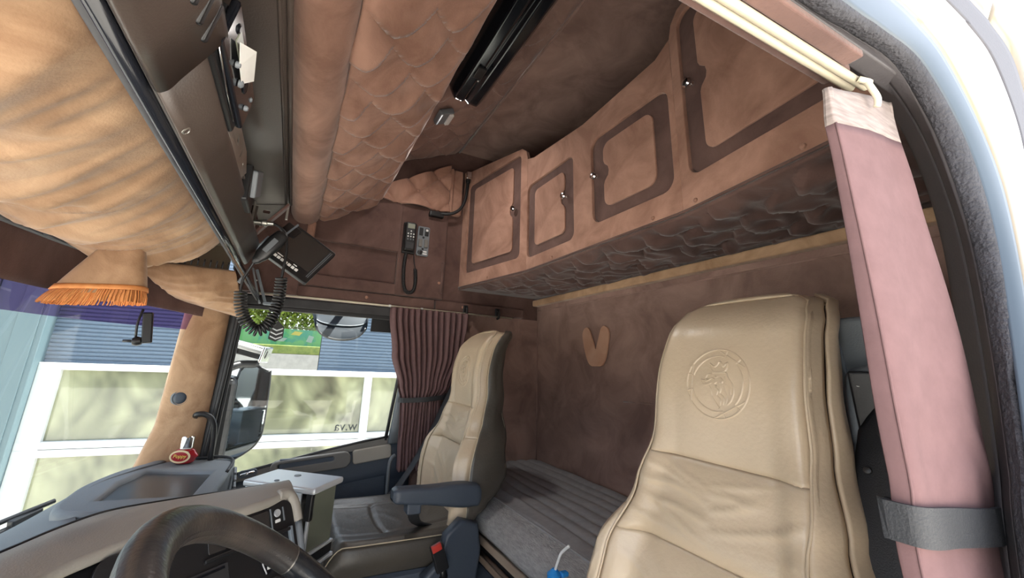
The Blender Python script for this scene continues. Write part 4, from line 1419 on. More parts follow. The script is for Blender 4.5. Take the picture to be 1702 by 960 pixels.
def cushion(seat, yc, x0, x1, hw, zt, h, mtop, mside, wr=1.0):
    def top(u, v):
        x = x0 + (x1 - x0) * v
        t = -1 + 2 * u
        w = hw * (1 - 0.10 * max(0, (0.2 - v) / 0.2) ** 2)
        z = zt - 0.030 * (1 - abs(t) ** 2.2) * math.sin(PI * min(1, v * 0.9 + 0.15)) - 0.06 * max(0, (0.12 - v) / 0.12) ** 2 - 0.018 * max(0, (abs(t) - 0.88) / 0.12) ** 2
        r1 = 1 - abs(nz(u * 3 + 2, v * 5, 6)) * 2.4
        z += 0.0010 * wr * max(0, r1) ** 2 * (1 - t * t)
        # seams
        for ts in (-0.62, 0.62):
            z -= 0.008 * math.exp(-((t - ts) / 0.022) ** 2)
        z -= 0.008 * math.exp(-((v - 0.42 - 0.04 * t * t) / 0.014) ** 2) * (abs(t) < 0.62)
        return Vector((x, yc + w * t, z))
    surf('cushion_top', top, 60, 60, mtop, seat, 0)
    for sgn, uu in ((-1, 0), (1, 1)):
        def side(u, v, sgn=sgn, uu=uu):
            p = top(uu, u)
            p.z -= h * v
            p.y += sgn * (0.012 * math.sin(PI * v) - 0.02 * v * v)
            return p
        surf('cushion_side', side, 40, 8, mside, seat, 0.004)
        tube('cushion_piping', [top(uu, k / 40) for k in range(41)], 0.002, PIPING if mside is LEATHER_D else mside, seat, seg=6)

    def frontf(u, v):
        p = top(u, 0)
        p.z -= (h - 0.04) * v
        p.x -= 0.02 * math.sin(PI * v)
        return p
    surf('cushion_front', frontf, 20, 8, mside, seat, 0.004)


cushion(drv, 0.556, 0.30, 0.66, 0.245, 0.66, 0.12, LEATHER, LEATHER)
bx('pedestal', 0.34, 0.68, 0.36, 0.75, 0.02, 0.55, BLUEPL, drv, 0.03)
bx('back_frame', 0.58, 0.70, 0.37, 0.74, 0.30, 0.62, BLUEPL, drv, 0.03)

pas = thing('passenger_chair', 'tan and dark leather passenger seat with blue grey armrest by the far door', 'seat', (0.5, 1.78, 0.0))
BP = Back(1.77, 0.772, 0.15, 1.46, 1.0, [(0.58, 0.025), (0.75, 0.040), (0.80, 0.09), (0.85, 0.14), (0.9, 0.165), (1.0, 0.14), (1.14, 0.088), (1.3, 0.075), (1.43, 0.06), (1.47, 0.04)])
build_back(pas, BP, LEATHER, LEATHER_D, LEATHER_D, 0.9)
cushion(pas, 1.775, 0.19, 0.66, 0.245, 0.728, 0.105, LEATHER_D, LEATHER_D, 1.6)
bx('pedestal', 0.26, 0.62, 1.60, 1.96, 0.02, 0.52, BLUEPL, pas, 0.03)
bx('seat_pan', 0.20, 0.70, 1.53, 2.02, 0.50, 0.615, BLUEPL, pas, 0.025)
sidec = plate('side_cover', [(0.50, 0.56), (0.70, 0.56), (0.715, 0.66), (0.70, 0.745), (0.63, 0.765), (0.575, 0.72), (0.555, 0.64), (0.50, 0.60)], [], (0, 1.488, 0), (1, 0, 0), (0, 0, 1), 0.045, BLUEPL, pas, 0.012)
lathe('cover_bolt', [(0.007, 0), (0.005, 0.004)], (0.565, 1.487, 0.595), (0, -1, 0), BLACK, sidec, 12)
# armrest


def armrest(u, v):
    a = 2 * PI * u
    x = 0.375 + 0.325 * v
    hw = 0.031
    hh = lerp_table([(0, 0.016), (0.04, 0.024), (0.3, 0.028), (0.8, 0.040), (0.97, 0.036), (1, 0.022)], v)
    ca, sa = math.cos(a), math.sin(a)
    zc = 0.862 - 0.022 * v
    k = 0.45
    e = lerp_table([(0, 0.7), (0.04, 1), (0.96, 1), (1, 0.8)], v)
    return Vector((x, 1.50 + hw * e * math.copysign(abs(ca) ** k, ca), zc + hh * math.copysign(abs(sa) ** k, sa)))


ar = surf('armrest', armrest, 32, 40, BLUEPL, pas, 0, close_u=True)
add = bx('armrest_catch', 0.425, 0.475, 1.475, 1.525, 0.802, 0.838, BLUEPL, ar, 0.006)
bx('armrest_end', 0.376, 0.379, 1.48, 1.52, 0.85, 0.874, BLUEPL, ar, 0.001)
tube('armrest_hinge', [(0.66, 1.53, 0.83), (0.68, 1.60, 0.82)], 0.025, BLACK, pas)
bk = box('buckle', (0.548, 1.468, 0.667), (0.044, 0.022, 0.085), BLACK, pas, 0.004, rot=(0, -0.35, 0))
box('release_button', (0.533, 1.460, 0.700), (0.034, 0.014, 0.022), REDBTN, bk, 0.003, rot=(0, -0.35, 0))
tube('buckle_stalk', [(0.562, 1.475, 0.63), (0.575, 1.48, 0.60)], 0.012, BLACK, pas)
strap('lap_belt', smooth_path([(0.79, 2.035, 1.22), (0.74, 2.05, 1.10), (0.69, 2.06, 0.98), (0.60, 2.06, 0.82), (0.52, 2.05, 0.72), (0.44, 2.04, 0.66)], 6), 0.045, BELT, pas, [(0.2, -1, 0), (0.3, -1, 0), (0.35, -1, 0)])
box('belt_tongue', (0.672, 2.035, 0.945), (0.022, 0.022, 0.055), CHROME, pas, 0.004, rot=(0, 0.5, 0.3))
box('belt_tower', (0.90, 2.04, 1.05), (0.09, 0.06, 0.50), SLATE, pas, 0.02, rot=(0, 0.22, 0))
tube('belt_anchor', [(0.46, 1.53, 0.80), (0.50, 1.60, 0.735), (0.58, 1.62, 0.70), (0.60, 1.60, 0.66)], 0.012, BELT, pas, flat=(0.002, 0.02), seg=4, smoothn=4)

# ------------------------------------------------------------------ curtains
rail = thing('curtain_rail', 'thin cream curtain rail with black hooks above the passenger window', 'curtain rail', (0.5, 2.2, 1.6))
tube('rod', [(-0.19, 2.205, 1.598), (1.21, 2.205, 1.594)], 0.0055, CREAM, rail)
for x in (0.895, 1.108):
    box('hook_plate', (x, 2.212, 1.618), (0.030, 0.012, 0.055), BLACK, rail, 0.005)
    tube('hook', [(x, 2.205, 1.632), (x, 2.19, 1.622), (x, 2.19, 1.59), (x, 2.21, 1.582)], 0.007, BLACK, rail, smoothn=4)
for x in (0.44, 0.62):
    lathe('end_stop', [(0.007, 0), (0.007, 0.012)], (x, 2.205, 1.597), (1, 0, 0), WHITE, rail, 10)


def pcurtain(u, v):
    z = 1.588 - 0.81 * v
    tie = 0.585
    xl = lerp_table([(0, 0.442), (0.3, 0.480), (0.5, 0.520), (tie, 0.540), (0.8, 0.545), (1, 0.555)], v)
    xr = lerp_table([(0, 0.892), (0.3, 0.865), (0.5, 0.81), (tie, 0.765), (0.8, 0.78), (1, 0.79)], v)
    x = xl + (xr - xl) * u
    sq = 1 - 0.45 * math.exp(-((v - tie) / 0.10) ** 2)
    ph = 2 * PI * 13 * (u + 0.02 * math.sin(7 * v + 3 * u))
    y = 2.172 + 0.022 * sq * math.sin(ph) + 0.006 * math.sin(ph * 0.37 + v * 4)
    y -= 0.035 * math.exp(-((v - tie) / 0.12) ** 2) * math.sin(PI * u)
    x += 0.006 * sq * math.cos(ph * 1.0)
    if v > 0.97:
        z += 0.006 * math.sin(ph)
    return Vector((x, y, z))


cur = thing('passenger_curtain', 'brown pleated curtain tied back beside the passenger seat', 'curtain', (0.66, 2.18, 0.78))
surf('cloth', pcurtain, 260, 60, CURTAIN, cur, 0.002)
tb = [(0.530, 2.165, 1.112), (0.545, 2.125, 1.113), (0.60, 2.108, 1.116), (0.66, 2.100, 1.120), (0.72, 2.110, 1.126), (0.768, 2.130, 1.130), (0.79, 2.17, 1.135), (0.76, 2.20, 1.13), (0.65, 2.205, 1.12), (0.55, 2.20, 1.112)]
tube('tie_band', tb, 0.01, BELT, cur, flat=(0.012, 0.0015), seg=4, smoothn=5, cyclic=True, up=(0, 0, 1))

drail = thing('driver_curtain_rail', 'cream double curtain rail above the open driver door', 'curtain rail', (0.1, 0.165, 1.6))
tube('rod', [(-0.5, 0.170, 1.6005), (0.494, 0.168, 1.6005)], 0.0042, CREAM, drail)
tube('rod', [(-0.5, 0.160, 1.6005), (0.505, 0.160, 1.6005)], 0.0042, CREAM, drail)
bx('rail_web', -0.5, 0.495, 0.158, 0.172, 1.6015, 1.606, CREAM, drail, 0.001)


def dcurtain(u, v):
    a = 2 * PI * u
    z = 1.585 - 0.78 * v
    xl = lerp_table([(0, 0.424), (0.1, 0.428), (0.5, 0.430), (1, 0.428)], v)
    xr = lerp_table([(0, 0.560), (0.12, 0.572), (0.35, 0.590), (0.52, 0.590), (0.7, 0.60), (1, 0.61)], v)
    yf = lerp_table([(0, 0.158), (0.3, 0.155), (0.45, 0.156), (0.52, 0.160), (0.6, 0.157), (1, 0.155)], v)
    wy = lerp_table([(0, 0.003), (0.06, 0.006), (0.4, 0.010), (0.52, 0.009), (1, 0.011)], v)
    ca, sa = math.cos(a), math.sin(a)
    xc, wx = (xl + xr) / 2, (xr - xl) / 2
    x = xc + wx * math.copysign(abs(ca) ** 0.45, ca)
    y = yf + wy + wy * math.copysign(abs(sa) ** 0.5, sa)
    if sa > 0:
        y += 0.003 * math.sin(a * 9)
    else:
        y += 0.0012 * math.sin(x * 60 + v * 9) * -sa
        y += 0.004 * math.exp(-((v - 0.44) / 0.04) ** 2) * nz(x * 45, z * 18) * -sa
        y += 0.005 * math.exp(-((v - 0.60) / 0.06) ** 2) * nz(x * 45, z * 18) * -sa
    z += 0.22 * (x - xc) * max(0, 0.14 - v) / 0.14
    return Vector((x, y, z))


dcur = thing('driver_curtain', 'pinkish brown folded curtain hanging at the rear edge of the driver door', 'curtain', (0.5, 0.165, 0.8))
surf('cloth', dcurtain, 90, 80, CURTAIN, dcur, 0.001, close_u=True, v0=0.055)
surf('header_tape', dcurtain, 90, 8, TAPE, dcur, 0.002, close_u=True, v0=0.0, v1=0.055)
hem = [dcurtain(0.5 + 0.04, 0.055 + 0.945 * k / 60) + Vector((-0.0005, -0.0005, 0)) for k in range(61)]
tube('hem_edge', hem, 0.0011, CURTAIN, dcur, seg=6)
hk = tube('hook', [(0.490, 0.160, 1.601), (0.486, 0.153, 1.595), (0.487, 0.150, 1.585), (0.492, 0.149, 1.575), (0.493, 0.151, 1.567)], 0.0030, CREAM, dcur, smoothn=5)
tube('hook_loop', [(0.480, 0.156, 1.598), (0.487, 0.151, 1.594), (0.496, 0.154, 1.598)], 0.0030, CREAM, hk, smoothn=4)
band = [dcurtain(u / 60, 0.505) for u in range(60)]
band = [Vector((0.506 + (p.x - 0.506) * 1.05, 0.169 + (p.y - 0.169) * 1.55, 1.192 - 0.10 * (p.x - 0.506))) for p in band]
tube('tie_band', band, 0.01, BELT, dcur, flat=(0.0135, 0.0015), seg=4, cyclic=True, up=(0, 0, 1))
tube('tie_end', [(0.60, 0.150, 1.185), (0.605, 0.146, 1.20), (0.602, 0.144, 1.235)], 0.008, SLATE, dcur, smoothn=4)

# ------------------------------------------------------------------ dashboard
dash = thing('dashboard', 'taupe and blue grey dashboard with black centre panel turned towards the driver', 'dashboard', (-0.3, 1.2, 0.0))
ZH = 0.95
hood_front = [(-0.62, 0.30), (-0.56, 0.62), (-0.47, 0.90), (-0.404, 1.075), (-0.366, 1.18), (-0.316, 1.262), (-0.222, 1.305), (-0.043, 1.365), (0.035, 1.395)]
hood_lip = [(-0.34, 0.22), (-0.345, 0.55), (-0.335, 0.82), (-0.311, 0.961), (-0.271, 1.037), (-0.209, 1.105), (-0.051, 1.215), (0.026, 1.294), (0.055, 1.328)]
HF = smooth_path([(a, b, ZH) for a, b in hood_front], 8)
HL = smooth_path([(a, b, ZH) for a, b in hood_lip], 8)
NH = len(HF) - 1


def hood(u, v):
    i = min(int(u * NH + 1e-6), NH - 1)
    t = u * NH - i
    a = HF[i].lerp(HF[i + 1], t)
    b = HL[i].lerp(HL[i + 1], t)
    out_ = (b - a).normalized()
    if v < 0.12:                       # front lip dropping to the dash top
        q = v / 0.12
        return a - out_ * 0.012 * (1 - q) ** 2 + Vector((0, 0, -0.21 * (1 - q) ** 1.5))
    if v < 0.75:
        q = (v - 0.12) / 0.63
        p = a.lerp(b, q)
        p.z += 0.012 * math.sin(PI * q)
        return p
    q = (v - 0.75) / 0.25              # rounded rear lip
    ang = q * PI * 0.75
    return b + out_ * 0.008 * math.sin(ang) + Vector((0, 0, -0.009 * (1 - math.cos(ang))))


surf('instrument_hood', hood, NH * 2, 40, TAUPE, dash, 0.004, offset=-1)
tube('hood_seam', [Vector((p.x - 0.002, p.y + 0.004, 0.951)) for p in HF[12:]], 0.0055, BLACK, dash)
tube('dash_cable', [(-0.56, 0.95, 0.90), (-0.50, 1.12, 0.905), (-0.44, 1.25, 0.905), (-0.37, 1.335, 0.905), (-0.29, 1.372, 0.905), (-0.20, 1.375, 0.915)], 0.005, BLACK, dash, smoothn=8)
# rear face of the binnacle behind the wheel and centre panel
DN = Vector((0.40, -0.25, -0.88)).normalized()


def fascia(u, v):
    i = min(int(u * NH + 1e-6), NH - 1)
    t = u * NH - i
    b = HL[i].lerp(HL[i + 1], t)
    k = u * NH / NH
    inward = Vector((-0.008, 0.006, -0.016))
    return b + inward + Vector((0.40, -0.20, -0.90)).normalized() * 0.42 * v


surf('fascia', fascia, NH, 12, BLACK, dash, 0.006)
# top of the dash towards the windscreen and the passenger
dash_pl = [(-0.60, 0.25), (-0.84, 0.3), (-0.87, 0.8), (-0.865, 1.2), (-0.81, 1.5), (-0.735, 1.75), (-0.665, 1.97), (-0.57, 2.17), (-0.48, 2.20), (-0.185, 2.205), (-0.155, 2.18), (-0.145, 2.08), (-0.185, 1.72), (-0.16, 1.62), (0.02, 1.42), (0.03, 1.38), (-0.20, 1.31), (-0.31, 1.27), (-0.38, 1.15), (-0.46, 0.92), (-0.55, 0.6)]
dt = plate('dash_top', [(x, y) for x, y in dash_pl], [], (0, 0, 0.740), (1, 0, 0), (0, 1, 0), 0.08, SLATE, dash, 0.02)
TRAYM = mat('matte_tray', (0.045, 0.047, 0.05), 0.32)
tray_o = [(-0.505, 1.60), (-0.20, 1.585), (-0.165, 1.63), (-0.150, 2.10), (-0.172, 2.185), (-0.22, 2.20), (-0.43, 2.20), (-0.50, 2.12), (-0.545, 1.98), (-0.56, 1.80)]
TO = [(p.x, p.y) for p in smooth_path([(a, b, 0) for a, b in tray_o], 5, True)]
tray_i = [(-0.44, 1.685), (-0.225, 1.675), (-0.213, 1.98), (-0.30, 2.06), (-0.42, 2.05), (-0.455, 1.9)]
TI = [(-0.46, 1.70), (-0.225, 1.68), (-0.213, 1.985), (-0.43, 2.055), (-0.465, 1.9)]
ring = plate('tray_surround', TO, [TI], (0, 0, 0.868), (1, 0, 0), (0, 1, 0), 0.14, SLATE, dash, 0.016)
plate('tray_mat', [(x * 1.0, y) for x, y in TI], [], (0, 0, 0.853), (1, 0, 0), (0, 1, 0), 0.02, TRAYM, ring)
tube('tray_bead', [(-0.30, 2.19, 0.875), (-0.22, 2.18, 0.878), (-0.175, 2.155, 0.876), (-0.155, 2.09, 0.872), (-0.16, 1.95, 0.868)], 0.006, RUBBER, ring, smoothn=6)
slope_o = smooth_path([(-0.455, 2.215, 0.852), (-0.55, 2.10, 0.825), (-0.648, 2.0, 0.768), (-0.725, 1.85, 0.732), (-0.80, 1.60, 0.725), (-0.85, 1.30, 0.725), (-0.86, 0.95, 0.725)], 6)
slope_i = smooth_path([(-0.40, 2.17, 0.866), (-0.46, 2.06, 0.866), (-0.52, 1.90, 0.864), (-0.52, 1.74, 0.860), (-0.47, 1.60, 0.852), (-0.40, 1.36, 0.855), (-0.46, 1.00, 0.86)], 6)
surf('dash_slope', lambda u, v: slope_o[int(round(u * 36))].lerp(slope_i[int(round(u * 36))], v) + Vector((0, 0, 0.010 * math.sin(PI * v))), 36, 10, SLATE, dash, 0.006)
for k in range(4):
    box('vent_slat', (-0.140 + 0.003 * k, 2.06 - 0.012 * k, 0.845 - 0.022 * k), (0.012, 0.10, 0.010), SLATE, dash, 0.004, rot=(0, 0.3, 0.1))
bx('end_block', -0.46, -0.15, 2.0, 2.20, 0.55, 0.83, SLATE, dash, 0.03)
vs_ = [(-0.16, 1.62), (-0.15, 2.10)]
surf('passenger_fascia', lambda u, v: Vector((-0.17 + 0.02 * u - 0.12 * v, 1.45 + 0.72 * u, 0.82 - 0.42 * v)), 6, 6, BLUEPL, dash, 0.01)
tube('speaker_wire_clip', [(-0.265, 1.325, 0.89), (-0.24, 1.345, 0.905), (-0.19, 1.36, 0.905), (-0.155, 1.365, 0.89)], 0.006, BLACK, dash, smoothn=5)
lathe('sensor_dome', [(0.02, 0), (0.018, 0.008), (0.01, 0.013), (0.002, 0.014)], (-0.30, 1.42, 0.740), (0, 0, 1), GLOSSBLACK, dash, 18)

# centre panel frame (s along the lip, d down the face)
pA, pB = Vector((-0.270, 1.035, 0.935)), Vector((0.052, 1.312, 0.935))
sx_ = (pB - pA).normalized()
dn_ = Vector((0.40, -0.20, -0.90)).normalized()
dn_ = (dn_ - sx_ * dn_.dot(sx_)).normalized()
fz = sx_.cross(-dn_)          # towards the driver


def onp(s, d, h=0.0):
    return pA + sx_ * s + dn_ * d + fz * (0.004 + h)


PLn = (pB - pA).length


def fplate(name, s0, s1, d0, d1, r, th, m, parent, h=0.0, bev=0.002, holes=()):
    return plate(name, rrect(s0, s1, -d1, -d0, r), holes, onp(0, 0, h + th), sx_, -dn_, th, m, parent, bev)


cp_ = fplate('centre_panel', 0.0, PLn - 0.005, 0.0, 0.40, 0.03, 0.006, BLACK, dash)
fplate('display', 0.195, 0.345, 0.014, 0.060, 0.004, 0.004, SCREEN, cp_, 0.006, 0.001)
fplate('display_lip', 0.185, 0.40, 0.066, 0.074, 0.003, 0.008, BLACK, cp_, 0.006)
for k, d in enumerate((0.016, 0.050)):
    pass
fplate('display_bar', 0.350, 0.3525, 0.012, 0.058, 0.001, 0.004, SLATE, cp_, 0.006, 0.0)
fplate('display_bar', 0.386, 0.3885, 0.016, 0.048, 0.001, 0.004, SLATE, cp_, 0.006, 0.0)
lathe('clock_button', [(0.009, 0), (0.008, 0.004), (0.005, 0.004)], onp(0.369, 0.026, 0.008), fz, SILVER, cp_, 18)
fplate('small_key', 0.362, 0.376, 0.040, 0.047, 0.002, 0.003, WHITE, cp_, 0.006, 0.0)
radio_ = fplate('radio', 0.03, 0.235, 0.085, 0.165, 0.004, 0.006, RUBBER, cp_, 0.005)
fplate('radio_display', 0.085, 0.185, 0.100, 0.120, 0.002, 0.003, SCREEN, radio_, 0.011, 0.0)
fplate('radio_slot', 0.05, 0.225, 0.090, 0.0945, 0.001, 0.002, GLOSSBLACK, radio_, 0.011, 0.0)
for k in range(8):
    fplate('radio_key', 0.080 + 0.019 * k, 0.093 + 0.019 * k, 0.132, 0.1385, 0.002, 0.003, SLATE if k < 7 else WHITE, radio_, 0.011, 0.0)
for k in range(3):
    fplate('radio_mark', 0.036 + 0.008 * k, 0.040 + 0.008 * k, 0.112, 0.116, 0.001, 0.002, WHITE, radio_, 0.011, 0.0)
lathe('volume_knob', [(0.017, 0), (0.0165, 0.010), (0.013, 0.014), (0.011, 0.012)], onp(0.047, 0.142, 0.011), fz, SILVER, radio_, 24)
lathe('knob_face', [(0.0115, 0), (0.008, 0.002)], onp(0.047, 0.142, 0.024), fz, BLACK, radio_, 20)
# oval control groups on the right of the panel
for s, d, w in ((0.315, 0.088, 0.028), (0.350, 0.090, 0.030)):
    fplate('oval_group', s, s + w, d, d + 0.055, 0.013, 0.005, GLOSSBLACK, cp_, 0.006)
    fplate('oval_mark', s + 0.008, s + w - 0.010, d + 0.040, d + 0.047, 0.002, 0.002, WHITE, cp_, 0.011, 0.0)
tube('oval_trim', [onp(0.315 + 0.002, 0.09, 0.012), onp(0.312, 0.115, 0.012), onp(0.320, 0.142, 0.012)], 0.0015, SILVER, cp_, smoothn=4)
tube('oval_trim', [onp(0.350 + 0.002, 0.09, 0.012), onp(0.348, 0.115, 0.012), onp(0.358, 0.145, 0.012)], 0.0015, SILVER, cp_, smoothn=4)
fplate('lower_group', 0.255, 0.36, 0.155, 0.235, 0.02, 0.006, RUBBER, cp_, 0.006)
tube('lower_trim', [onp(0.262, 0.158, 0.013), onp(0.257, 0.18, 0.013), onp(0.262, 0.205, 0.013), onp(0.275, 0.225, 0.013)], 0.002, SILVER, cp_, smoothn=5)
for s, d in ((0.277, 0.19), (0.297, 0.178)):
    fplate('lower_key', s, s + 0.013, d, d + 0.014, 0.003, 0.003, WHITE, cp_, 0.012, 0.0)
fplate('divider', 0.240, 0.246, 0.13, 0.36, 0.002, 0.008, RUBBER, cp_, 0.006)
fplate('side_divider', 0.395, 0.405, 0.065, 0.23, 0.003, 0.010, BLUELT, cp_, 0.004)
lathe('dial', [(0.030, 0), (0.029, 0.012), (0.022, 0.016), (0.018, 0.013)], onp(0.165, 0.215, 0.010), fz, SILVER, cp_, 28)
lathe('dial_face', [(0.019, 0), (0.012, 0.003)], onp(0.165, 0.215, 0.023), fz, BLUELT, cp_, 24)
# rounded frame on the right end of the hood
tube('panel_frame', [onp(0.385, -0.014, 0.002), onp(0.402, -0.013, 0.003), onp(0.418, -0.006, 0.004), onp(0.428, 0.02, 0.004), onp(0.430, 0.06, 0.004)], 0.013, TAUPE, dash, seg=10, smoothn=6)
tube('panel_frame_lower', [onp(0.430, 0.062, 0.004), onp(0.428, 0.13, 0.004), onp(0.424, 0.24, 0.004)], 0.010, SLATE, dash, seg=10, smoothn=4)

# silver box with smoked glass side
bxx = thing('silver_dash_box', 'silver box with smoked glass front standing on the dashboard end before the passenger seat', 'box', (0.06, 1.5, 0.70))
a_ = Vector((0.117, 1.393, 0))
e1_ = Vector((-0.774, 0.633, 0)).normalized()
e2_ = Vector((0.633, 0.774, 0)).normalized()
cB = a_ + e1_ * 0.124 + e2_ * 0.071
RB = Matrix((e1_, e2_, Vector((0, 0, 1)))).transposed()
box('lid', cB + Vector((0, 0, 0.922)), (0.256, 0.150, 0.018), SILVER, bxx, 0.006, rot=RB)
lathe('lid_button', [(0.011, 0), (0.010, 0.002)], cB + e1_ * 0.01 + e2_ * 0.025 + Vector((0, 0, 0.931)), (0, 0, 1), SLATE, bxx, 18)
lathe('lid_button', [(0.008, 0), (0.007, 0.002)], cB + e1_ * 0.03 - e2_ * 0.045 + Vector((0, 0, 0.931)), (0, 0, 1), SLATE, bxx, 18)
box('left_wall', cB - e2_ * 0.066 + e1_ * 0.02 + Vector((0, 0, 0.815)), (0.20, 0.008, 0.196), SILVER, bxx, 0.002, rot=RB)
box('right_wall', cB + e2_ * 0.066 + e1_ * 0.02 + Vector((0, 0, 0.815)), (0.20, 0.008, 0.196), SILVER, bxx, 0.002, rot=RB)
box('back_wall', cB + e1_ * 0.118 + Vector((0, 0, 0.815)), (0.008, 0.136, 0.196), SILVER, bxx, 0.002, rot=RB)
box('base_plate', cB + Vector((0, 0, 0.713)), (0.244, 0.142, 0.010), SILVER, bxx, 0.002, rot=RB)
box('smoked_door', cB - e1_ * 0.108 + Vector((0, 0, 0.828)), (0.005, 0.122, 0.158), SMOKE, bxx, 0, rot=RB)
box('inner_block', cB + e1_ * 0.01 + Vector((0, 0, 0.81)), (0.16, 0.11, 0.15), GREYPL, bxx, 0.01, rot=RB)
box('black_corner', cB - e1_ * 0.110 - e2_ * 0.064 + Vector((0, 0, 0.878)), (0.020, 0.016, 0.072), BLACK, bxx, 0.003, rot=RB)
box('front_post', cB - e1_ * 0.112 - e2_ * 0.066 + Vector((0, 0, 0.782)), (0.008, 0.010, 0.126), SILVER, bxx, 0.002, rot=RB)
box('lower_drawer', cB - e1_ * 0.112 + Vector((0, 0, 0.733)), (0.010, 0.130, 0.026), BLACK, bxx, 0.002, rot=RB)
box('bottom_rail', cB - e1_ * 0.112 + Vector((0, 0, 0.751)), (0.014, 0.134, 0.008), SILVER, bxx, 0.002, rot=RB)
box('foot', cB + Vector((0, 0, 0.60)), (0.20, 0.12, 0.215), SLATE, bxx, 0.01, rot=RB)

# air freshener bottle
af = thing('air_freshener', 'red glass air freshener bottle with clear chrome cap and oval label on the dashboard corner', 'air freshener', (-0.333, 2.13, 0.868))


def flask(u, v):
    a = 2 * PI * u
    w = lerp_table([(0, 0.024), (0.1, 0.036), (0.5, 0.046), (0.85, 0.034), (1.0, 0.020)], v)
    d = lerp_table([(0, 0.014), (0.1, 0.020), (0.5, 0.024), (0.85, 0.020), (1.0, 0.014)], v)
    return Vector((-0.333 + w * math.cos(a), 2.125 + d * math.sin(a), 0.870 + 0.058 * v))


surf('flask', flask, 32, 16, RED, af, 0, close_u=True)
lathe('neck', [(0.021, 0), (0.021, 0.004), (0.018, 0.005)], (-0.333, 2.125, 0.926), (0, 0, 1), WHITE, af, 20)
lathe('cap', [(0.022, 0), (0.023, 0.010), (0.023, 0.040), (0.020, 0.043)], (-0.333, 2.125, 0.930), (0, 0, 1), CHROME, af, 24)
ell = [(0.037 * math.cos(2 * PI * k / 40), 0.024 * math.sin(2 * PI * k / 40)) for k in range(40)]
plate('label_oval', ell, [], (-0.345, 2.0985, 0.900), (1, -0.25, 0), (0, 0, 1), 0.003, LABELC, af)
ell2 = [(0.030 * math.cos(2 * PI * k / 40), 0.0175 * math.sin(2 * PI * k / 40)) for k in range(40)]
plate('label_field', ell2, [], (-0.3453, 2.0975, 0.900), (1, -0.25, 0), (0, 0, 1), 0.003, RED, af)
text_plate('label_text', 'Poppy', 0.019, (-0.3455, 2.0965, 0.9015), (1, -0.25, 0), (0, 0, 1), 0.0008, LABELY, af, 0.25)

# ------------------------------------------------------------------ steering wheel
wheel = thing('steering_wheel', 'dark leather steering wheel with worn brown grip in the lower left', 'steering wheel', (0.075, 0.54, 0.975))
WC = Vector((0.075, 0.54, 0.975))
wa = math.radians(50)
wn_ = Vector((math.cos(wa), 0, math.sin(wa)))
we1 = Vector((0, 1, 0))
we2 = wn_.cross(we1)
WHEELM = mat('worn_wheel_leather', (0.030, 0.027, 0.026), 0.30, col2=(0.095, 0.074, 0.058), nscale=9, bump=0.08, bscale=160, contrast=(0.4, 0.7))
WHEELS = mat('smooth_wheel_section', (0.020, 0.021, 0.023), 0.22, bump=0.06, bscale=200)


def rim(u, v):
    a = 2 * PI * u
    b = 2 * PI * v
    c = WC + (we1 * math.cos(a) + we2 * math.sin(a)) * 0.222
    rad_ = (we1 * math.cos(a) + we2 * math.sin(a))
    return c + rad_ * 0.0205 * math.cos(b) + wn_ * 0.0175 * math.sin(b)


def seg_rim(name, a0, a1, m, k=1.0):
    def f(u, v):
        a = math.radians(a0 + (a1 - a0) * u)
        b = 2 * PI * v
        rad_ = we1 * math.cos(a) + we2 * math.sin(a)
        return WC + rad_ * 0.222 + rad_ * 0.0215 * k * math.cos(b) + wn_ * 0.0190 * k * math.sin(b)
    return surf(name, f, 60, 20, m, wheel, 0)


# angles: the far side of the rim points towards the windscreen
seg_rim('rim_grip', 12, 170, WHEELM)
seg_rim('rim_section', 170.6, 190, WHEELS, 1.0)
seg_rim('rim_grip', 190.6, 349.4, WHEELM)
seg_rim('rim_section', 350, 371.4, WHEELS, 1.0)
for a in (11.7, 170.3, 190.3, 349.7):
    seg_rim('rim_joint', a - 0.35, a + 0.35, STEEL, 0.985)
# stitching along the inside of the grip
vsx, fsx = [], []
for a0, a1 in ((14, 168), (192, 348)):
    n = 110
    for i in range(n):
        a = math.radians(a0 + (a1 - a0) * i / n)
        for bb in (2.72, 3.02):
            rad_ = we1 * math.cos(a) + we2 * math.sin(a)
            p = WC + rad_ * 0.222 + rad_ * 0.0216 * math.cos(bb) + wn_ * 0.0192 * math.sin(bb)
            tg = (-we1 * math.sin(a) + we2 * math.cos(a))
            o_ = rad_ * math.cos(bb) + wn_ * math.sin(bb)
            s_ = o_.cross(tg)
            q = len(vsx)
            vsx += [p + tg * 0.0016 + s_ * 0.0012, p - tg * 0.0004 + s_ * 0.0014, p - tg * 0.0016 - s_ * 0.0012, p + tg * 0.0004 - s_ * 0.0014, p + o_ * 0.0009]
            fsx += [(q, q + 1, q + 4), (q + 1, q + 2, q + 4), (q + 2, q + 3, q + 4), (q + 3, q, q + 4)]
st_ = from_lists('stitching', vsx, fsx, WHEELM, wheel)
st_['kind'] = 'stuff'
for a in (0, 180, 235, 305):
    ar_ = math.radians(a)
    rd = we1 * math.cos(ar_) + we2 * math.sin(ar_)
    tube('spoke', [WC + rd * 0.06 - wn_ * 0.05, WC + rd * 0.14 - wn_ * 0.035, WC + rd * 0.215 - wn_ * 0.004], 0.02, BLACK, wheel, flat=(0.010, 0.022), seg=8, smoothn=4, up=wn_)
lathe('hub', [(0.085, -0.075), (0.09, -0.06), (0.085, -0.035), (0.07, -0.025), (0.02, -0.02)], WC, wn_, BLACK, wheel, 32)
tube('column', [WC - wn_ * 0.07, WC - wn_ * 0.30], 0.045, BLACK, wheel, seg=16)

